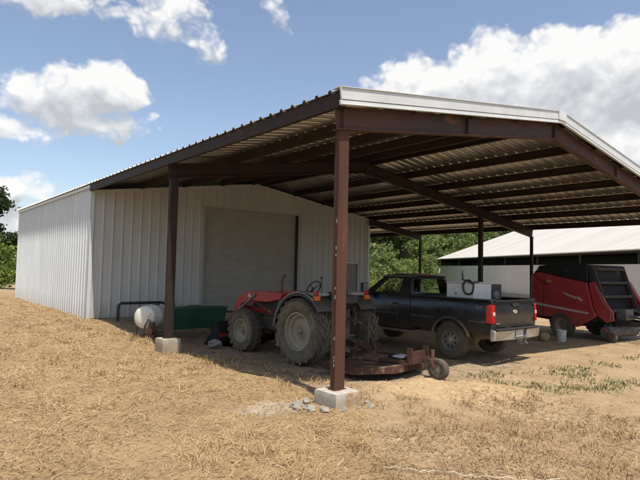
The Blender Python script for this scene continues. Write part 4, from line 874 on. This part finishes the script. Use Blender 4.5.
for i, (x, y, r) in enumerate(((-.52, .16, .085), (-.44, -.02, .075), (-.62, .02, .06), (-.38, -.26, .07), (-.26, .30, .06), (-.12, -.36, .05), (.36, -.36, .065), (.10, -.40, .04), (-.50, -.14, .05), (.5, -.15, .05))):
    big = ('largest grey broken stone in the heap beside the front pier', 'grey stone touching the side face of the front pier')
    lab = big[i] if i < 2 else 'small pale broken stone lying around the foot of the front pier'
    stone(i, r, (x, y, float(hz(x, y)) + r * .35), lab)
tw = [(-1.75, -2.02), (-1.62, -2.10), (-1.50, -2.17), (-1.40, -2.34), (-1.30, -2.40), (-1.17, -2.56), (-1.05, -2.70), (-.93, -2.86), (-.80, -3.02), (-.70, -3.10), (-.52, -3.24), (-.35, -3.3)]
tp = []
for i in range(1, len(tw) - 2):
    for k in range(8):
        tt = k / 8; c4 = [.5 * ((-tt + 2 * tt ** 2 - tt ** 3)), .5 * (2 - 5 * tt ** 2 + 3 * tt ** 3), .5 * (tt + 4 * tt ** 2 - 3 * tt ** 3), .5 * (-tt ** 2 + tt ** 3)]
        x, y = (sum(c4[j] * tw[i - 1 + j][d] for j in range(4)) for d in (0, 1)); x += .36; y -= .08; tp.append((x, y, float(hz(x, y)) + .028 + .008 * math.sin(k * .8 + i * 1.7)))
tag(MB().pipe(tp, .006, 7).build('twine', 'twine'), 'length of pale frayed twine lying across the dry weeds in front of the pier', 'twine')
stone(77, .17, (1.62, 6.55, float(hz(1.62, 6.55)) + .10), 'grey lump of broken concrete lying beside the loader bucket', 'concrete lump', None, 'stone')

# ------------------------------------------------------------------ poultry house on the right
ph_o = (49.4, 37.15); ph_a = math.atan2(-30.9, -20.4)
ph = thing('poultry_house', 'long white shed with a dark open strip under its eave beyond the truck', 'shed', (*ph_o, -.35), ph_a)
PL, PWd = 75, 20.4
# local x runs along the long side toward the yard, local +y toward... the ridge
sy = 1
mb = MB().box(0, PL, .0, .12, 0, 2.92); mb.build('curtain', 'curtain_white', ph)
MB().box(-.05, PL, -.06, .0, 0, .45).build('stem_wall', 'concrete_dirty', ph)
mb = MB().box(-.12, .0, 0, PWd, 0, 3.85); mb.prism([(0, 3.85), (PWd, 3.85), (PWd / 2, 3.85 + PWd / 2 * .37)], -.12, 0, 'x'); mb.build('end_wall', 'curtain_white', ph)
MB().box(0, PL, PWd - .12, PWd, 0, 3.9).build('rear_wall', 'curtain_white', ph)
for k in range(0, int(PL / 3), 2): MB().box(k * 3, k * 3 + .14, .13, .27, 2.9, 3.88).build('stud', 'dark_frame', ph)
MB().box(0, PL, 2.6, 2.7, 0, 3.86).build('shade_backing', 'dark_frame', ph); MB().box(0, PL, .14, 2.6, 3.62, 3.80).build('shade_top', 'dark_frame', ph)  # near-black sheets stand for the shade inside the open strip
mb = MB(); h = PWd / 2
mb.hexa([(-.5, -.45, 3.72), (PL, -.45, 3.72), (PL, h, 3.72 + (h + .45) * .37), (-.5, h, 3.72 + (h + .45) * .37), (-.5, -.45, 3.80), (PL, -.45, 3.80), (PL, h, 3.80 + (h + .45) * .37), (-.5, h, 3.80 + (h + .45) * .37)])
mb.hexa([(-.5, h + .002, 3.72 + (h + .45) * .37), (PL, h + .002, 3.72 + (h + .45) * .37), (PL, PWd + .45, 3.72), (-.5, PWd + .45, 3.72), (-.5, h + .002, 3.80 + (h + .45) * .37), (PL, h + .002, 3.80 + (h + .45) * .37), (PL, PWd + .45, 3.80), (-.5, PWd + .45, 3.80)])
mb.build('roof', 'poultry_roof', ph)

# ------------------------------------------------------------------ trees and bushes
def crown_np(rng, blobs, n, size):
    """n leaf quads gathered in sprays through the volume of the crown's lobes"""
    vols = np.array([b[3] * b[4] * b[5] for b in blobs]) ** .7; ch = rng.choice(len(blobs), n // 6 + 1, p=vols / vols.sum()); B = np.array(blobs)[ch]
    d = rng.normal(size=(len(ch), 3)); d /= np.linalg.norm(d, axis=1)[:, None]; rr_ = rng.random(len(ch)) ** .42
    ctr = B[:, :3] + d * rr_[:, None] * B[:, 3:6]
    ctr = np.repeat(ctr, 6, 0)[:n] + rng.normal(size=(n, 3)) * size * 1.1
    u = rng.normal(size=(n, 3)); u /= np.linalg.norm(u, axis=1)[:, None]; w = np.cross(u, rng.normal(size=(n, 3))); w /= np.linalg.norm(w, axis=1)[:, None]
    s_ = size * rng.uniform(.55, 1.3, (n, 1)); u = u * s_; w = w * s_ * .62
    V = np.stack([ctr - u, ctr + w, ctr + u * 1.15, ctr - w], 1).reshape(-1, 3); F4 = np.arange(n * 4).reshape(-1, 4); return V, F4
def tree_proto(seed, h, cr, n, leaf, size, mat, bush=False):
    rng = np.random.default_rng(seed); blobs = []; tips = []
    tm = MB(); top = (rng.normal() * .3, rng.normal() * .3, h * .75)
    if not bush: tm.pipe([(0, 0, -.3), (.05, 0, h * .2), (top[0] * .5, top[1] * .5, h * .45), top], [h * .028, h * .022, h * .017, h * .006], 9)
    k = 9 if not bush else 6
    for i in range(k):
        a = rng.uniform(0, 6.28); hh = h * rng.uniform(.38, .86) if not bush else h * rng.uniform(.2, .7); rad_ = cr * rng.uniform(.25, .85) * (1.15 - .6 * hh / h)
        tip = (math.cos(a) * rad_, math.sin(a) * rad_, hh); r_ = cr * rng.uniform(.28, .5)
        st_ = (top[0] * .4, top[1] * .4, hh * .62) if not bush else (0, 0, -.1)
        tm.pipe([st_, ((st_[0] + tip[0]) / 2, (st_[1] + tip[1]) / 2, (st_[2] + tip[2]) / 2 + .1), tip], [h * .011, h * .008, h * .003], 6)
        blobs.append((*tip, r_, r_, r_ * rng.uniform(.6, .95)))
    blobs.append((top[0], top[1], h * .86, cr * .42, cr * .42, h * .15))
    if bush: blobs.append((0, 0, h * .35, cr * .7, cr * .7, h * .35))
    V, F4 = crown_np(rng, blobs, n, size); me = npmesh('crown', V, F4=F4, mat=mat); return tm, me
def tree(kind, label, tm_me, loc, rz, s, grp):
    o = thing('bush' if kind == 'bush' else 'tree', label, kind, loc, rz, grp); o.scale = (s, s, s)
    t_ = bpy.data.objects.new('trunk' if kind != 'bush' else 'stem', tm_me[0]); C.objects.link(t_); t_.parent = o
    c_ = bpy.data.objects.new('crown', tm_me[1]); C.objects.link(c_); c_.parent = o; return o
def proto(*a, **k):
    tm, me = tree_proto(*a, **k); o = tm.build('trunk', 'bark'); m_ = o.data; bpy.data.objects.remove(o); return (m_, me)
TA = proto(3, 11, 4.2, 9000, 0, .20, 'leaf_mid'); TB = proto(5, 13, 4.0, 8000, 0, .22, 'leaf_dark'); TC_ = proto(8, 9, 4.4, 9000, 0, .19, 'leaf_mid')
BA = proto(21, 3.2, 2.6, 5000, 0, .13, 'leaf_bright', bush=True); BB = proto(22, 4.0, 3.0, 5500, 0, .14, 'leaf_mid', bush=True)
def at(azd, dist): return (CAM.x + dist * math.sin(rad(azd)), CAM.y + dist * math.cos(rad(azd)))
G1_, G2_ = 'trees beyond the carport', 'trees past the barn side wall'
spec = [(TA, 43.6, 62, 1.0), (TC_, 46.2, 70, 1.1), (TA, 48.0, 66, .85), (TB, 45, 92, 1.1), (TC_, 50.4, 96, 1.1), (TB, 48.2, 98, 1.05), (TA, 53.5, 104, .95), (TC_, 41, 66, 1.0), (TA, 47.2, 84, 1.05), (TC_, 44.6, 80, 1.15), (TA, 51.4, 112, 1.15), (TC_, 49.2, 90, 1.15), (TA, 45.8, 112, 1.5), (TC_, 47.6, 118, 1.6), (TA, 49.8, 122, 1.55), (TC_, 52.2, 124, 1.6), (TA, 54.6, 126, 1.5), (TC_, 57, 128, 1.5), (TA, 59.5, 130, 1.45), (TC_, 43.2, 110, 1.5)]
for i, (p, a, d, s_) in enumerate(spec):
    x, y = at(a, d); lab = {id(TA): 'mid green leafy tree seen under the carport roof beyond the truck', id(TB): 'dark green tall tree at the back of the woods beyond the carport', id(TC_): 'low spreading green tree at the edge of the woods beyond the truck'}[id(p)]
    tree('tree', lab, p, (x, y, float(hz(x, y)) - .1), i * 1.3, s_, G1_)
for i, (p, a, d, s_) in enumerate([(BA, 42.6, 44, 1.0), (BB, 45.2, 50, 1.0), (BA, 46.8, 52, .9), (BB, 48.6, 60, .9), (BA, 49.4, 74, .9), (BA, 48.0, 82, 1.2), (BB, 50.2, 86, 1.2), (BA, 46.2, 66, 1.1), (BB, 44.2, 60, 1.0)]):
    x, y = at(a, d); tree('bush', 'bright green bush behind the pickup cab' if p is BA else 'dull green bush behind the pickup cab', p, (x, y, float(hz(x, y)) - .1), i * 2.1, s_, 'bushes behind the pickup truck')
for i, (p, a, d, s_) in enumerate([(TB, 7.4, 66, .78), (TB, 4.0, 72, .85), (TA, 5.6, 62, .62), (TC_, 2.5, 70, .8)]):
    x, y = at(a, d); tree('tree', 'dark tree in the distance past the far corner of the barn side wall', p, (x, y, float(hz(x, y)) - .1), i * 1.7, s_, G2_)
for i, (p, a, d, s_) in enumerate([(BA, 7.6, 43, 1.0), (BB, 5.4, 47, .95), (BA, 3.4, 45, 1.0)]):
    x, y = at(a, d); tree('bush', 'bright green bush below the dark trees past the barn side wall' if p is BA else 'dull green bush below the dark trees past the barn side wall', p, (x, y, float(hz(x, y)) - .15), i * 1.9, s_, 'bushes past the barn side wall')

# ------------------------------------------------------------------ straw, weeds
def blades(name, x, y, L, tilt, wid, mat, curl=.25, lift=.006, label=None, mat_=0.):
    n = len(x); a = RNG.uniform(0, 2 * np.pi, n) * (1 - mat_) + (fbm(x * .9 + 50, y * .9, 3) * 7 + RNG.normal(size=n) * .55) * mat_ + RNG.integers(0, 2, n) * np.pi; z = hz(x, y) + lift * RNG.random(n)
    dx, dy = np.cos(a), np.sin(a); ch, sh = np.cos(tilt), np.sin(tilt); bend = RNG.normal(size=n) * curl
    tx, ty = -dy * wid, dx * wid
    mx, my, mz = x + dx * L * .5 * ch, y + dy * L * .5 * ch, z + L * .5 * sh
    ex, ey = x + dx * L * ch * .96 + tx / wid * L * bend, y + dy * L * ch * .96 + ty / wid * L * bend
    ez = np.maximum(z + L * sh * (.9 - .25 * np.abs(bend)), hz(ex, ey) + .004)
    zz = RNG.uniform(-.5, .5, n) * wid
    V = np.stack([np.stack([x - tx, y - ty, z - .01 - zz], -1), np.stack([x + tx, y + ty, z - .01 + zz], -1), np.stack([mx - tx * .9, my - ty * .9, mz - zz], -1), np.stack([mx + tx * .9, my + ty * .9, mz + zz], -1), np.stack([ex, ey, ez], -1)], 1).reshape(-1, 3)
    b = np.arange(n) * 5
    me = npmesh(name, V, F4=np.stack([b, b + 1, b + 3, b + 2], -1), F3=np.stack([b + 2, b + 3, b + 4], -1), mat=mat)
    o = bpy.data.objects.new(name, me); C.objects.link(o); o['kind'] = 'stuff'
    if label: o['label'] = label; o['category'] = 'grass'
    return o
def scatter(n, amin, amax, rmin, rmax, p=1.0):
    """denser near where the photographer stood"""
    a = np.radians(RNG.uniform(amin, amax, n)); r = rmin + (rmax - rmin) * RNG.random(n) ** p; return CAM.x + r * np.sin(a), CAM.y + r * np.cos(a), r
def clump(n, per, spread, fn):
    x, y, r = scatter(n, -5, 80, 2.2, 17, 1.3); k = fn(x, y); x, y = x[k], y[k]
    x = np.repeat(x, per) + RNG.normal(size=len(x) * per) * spread; y = np.repeat(y, per) + RNG.normal(size=len(y) * per) * spread; return x, y
def inside(x, y): return (x > .1) & (x < BW) & (y > BD - .1) & (y < BD + BL)
x, y, r = scatter(250000, -8, 84, 1.7, 30, 1.25); S_ = soil(x, y); pk_ = (RNG.random(len(x)) < np.clip((S_[0] * 1.0 + S_[1] * .22 - S_[5] * .6) * np.clip(.85 + 1.1 * fbm(x * 1.4 + 70, y * 1.4, 3), .25, 1), 0, 1)) & ~inside(x, y)
x, y, r = x[pk_], y[pk_], r[pk_]
dk = fbm(x * .55 + 30, y * .9, 4) + .35 * RNG.normal(size=len(x)) * .5 > .22
blades('straw_litter', x[~dk], y[~dk], RNG.uniform(.05, .20, (~dk).sum()), np.abs(RNG.normal(size=(~dk).sum())) * .16, .0013 + .00036 * r[~dk], 'straw', mat_=.75, label='mown golden straw covering the ground beside the open bay')
blades('brown_straw', x[dk], y[dk], RNG.uniform(.05, .18, dk.sum()), np.abs(RNG.normal(size=dk.sum())) * .18, .0013 + .00036 * r[dk], 'dead_weed', mat_=.75, label='darker brown patches of dead grass in the golden straw')
x, y = clump(900, 30, .085, lambda x, y: (soil(x, y)[0] > .5) & (fbm(x * .8 + 3, y * .8, 3) > .06) & ~inside(x, y))
r = np.hypot(x - CAM.x, y - CAM.y)
blades('standing_grass', x, y, RNG.uniform(.06, .20, len(x)), RNG.uniform(.15, 1.2, len(x)), .0016 + .00036 * r, 'straw', label='pale standing tufts of dry grass in the straw')
x, y = clump(2600, 30, .10, lambda x, y: (soil(x, y)[1] > .35) | ((x > -.15) & (x < 1.5) & (y > .3) & (y < 9) & (fbm(x * .9, y * .9 + 8, 3) > -.12)) | ((x > .3) & (x < 2.2) & (y > -1.2) & (y < .6) & (pile(x, y) < .45)))
r = np.hypot(x - CAM.x, y - CAM.y)
blades('dead_weeds', x, y, RNG.uniform(.04, .16, len(x)), RNG.uniform(.05, 1.1, len(x)), .0016 + .00034 * r, 'dead_weed', label='brown dead weeds growing round the front pier and along the bay')
x, y, r = scatter(90000, -5, 84, 1.7, 18, 1.3); S_ = soil(x, y); pk_ = RNG.random(len(x)) < np.clip(S_[1] * .9 + S_[2] * .35, 0, 1); x, y, r = x[pk_], y[pk_], r[pk_]
blades('dead_litter', x, y, RNG.uniform(.04, .15, len(x)), np.abs(RNG.normal(size=len(x))) * .12, .0016 + .00036 * r, 'dead_weed', label='brown dead stalks lying on the dirt of the bay')
x, y = clump(6500, 9, .12, lambda x, y: (x > 2.6) & (x < 11.5) & (y < 1.8) & (np.abs(y + .13 * (x - 3) - .05 + fbm(x * .5, y * .5, 2) * .7) < .95) & (fbm(x * 1.3 + 20, y * 1.3, 3) > .05) & (pile(x, y) < .3))
r = np.hypot(x - CAM.x, y - CAM.y)
blades('green_weeds', x, y, RNG.uniform(.03, .12, len(x)), RNG.uniform(.2, 1.3, len(x)), .003 + .0006 * r, 'green_weed', label='patchy low green weeds on the sandy yard')

def pebbles(name, x, y, r, mat, label):
    n = len(x); base = np.array([(1, 0, 0), (-.5, .87, 0), (-.5, -.87, 0), (.2, .1, .8), (-.1, 0, -.5)]); f3 = np.array([(0, 1, 3), (1, 2, 3), (2, 0, 3), (1, 0, 4), (2, 1, 4), (0, 2, 4)])
    a = RNG.uniform(0, 6.28, n); V = base[None] * RNG.uniform(.6, 1.3, (n, 5, 3)); ca_, sa_ = np.cos(a)[:, None], np.sin(a)[:, None]
    V = np.stack([V[..., 0] * ca_ - V[..., 1] * sa_, V[..., 0] * sa_ + V[..., 1] * ca_, V[..., 2]], -1) * r[:, None, None] + np.stack([x, y, hz(x, y) + r * .2], -1)[:, None]
    me = npmesh(name, V.reshape(-1, 3), F3=(f3[None] + np.arange(n)[:, None, None] * 5).reshape(-1, 3), mat=mat); o = bpy.data.objects.new(name, me); C.objects.link(o); o['kind'] = 'stuff'; o['label'] = label; o['category'] = 'gravel'
leafmat('pebble', [(.22, .17, .115), (.34, .27, .18), (.46, .38, .27), (.15, .11, .075)], .0)
x, y, r = scatter(60000, 10, 86, 2.2, 24, 1.2); S_ = soil(x, y); k = (RNG.random(len(x)) < S_[3] * .5 * (.35 + 1.3 * np.clip(fbm(x * .8, y * .8, 3) + .3, 0, 1)) + S_[2] * .10 + S_[1] * .12 + S_[5] * .5); x, y, r = x[k], y[k], r[k]
pebbles('gravel', x, y, RNG.uniform(.004, .012, len(x)) * (1 + 1.2 * (RNG.random(len(x)) < .06)) * (.75 + r * .03), 'pebble', 'loose clods and small gravel on the sandy yard')
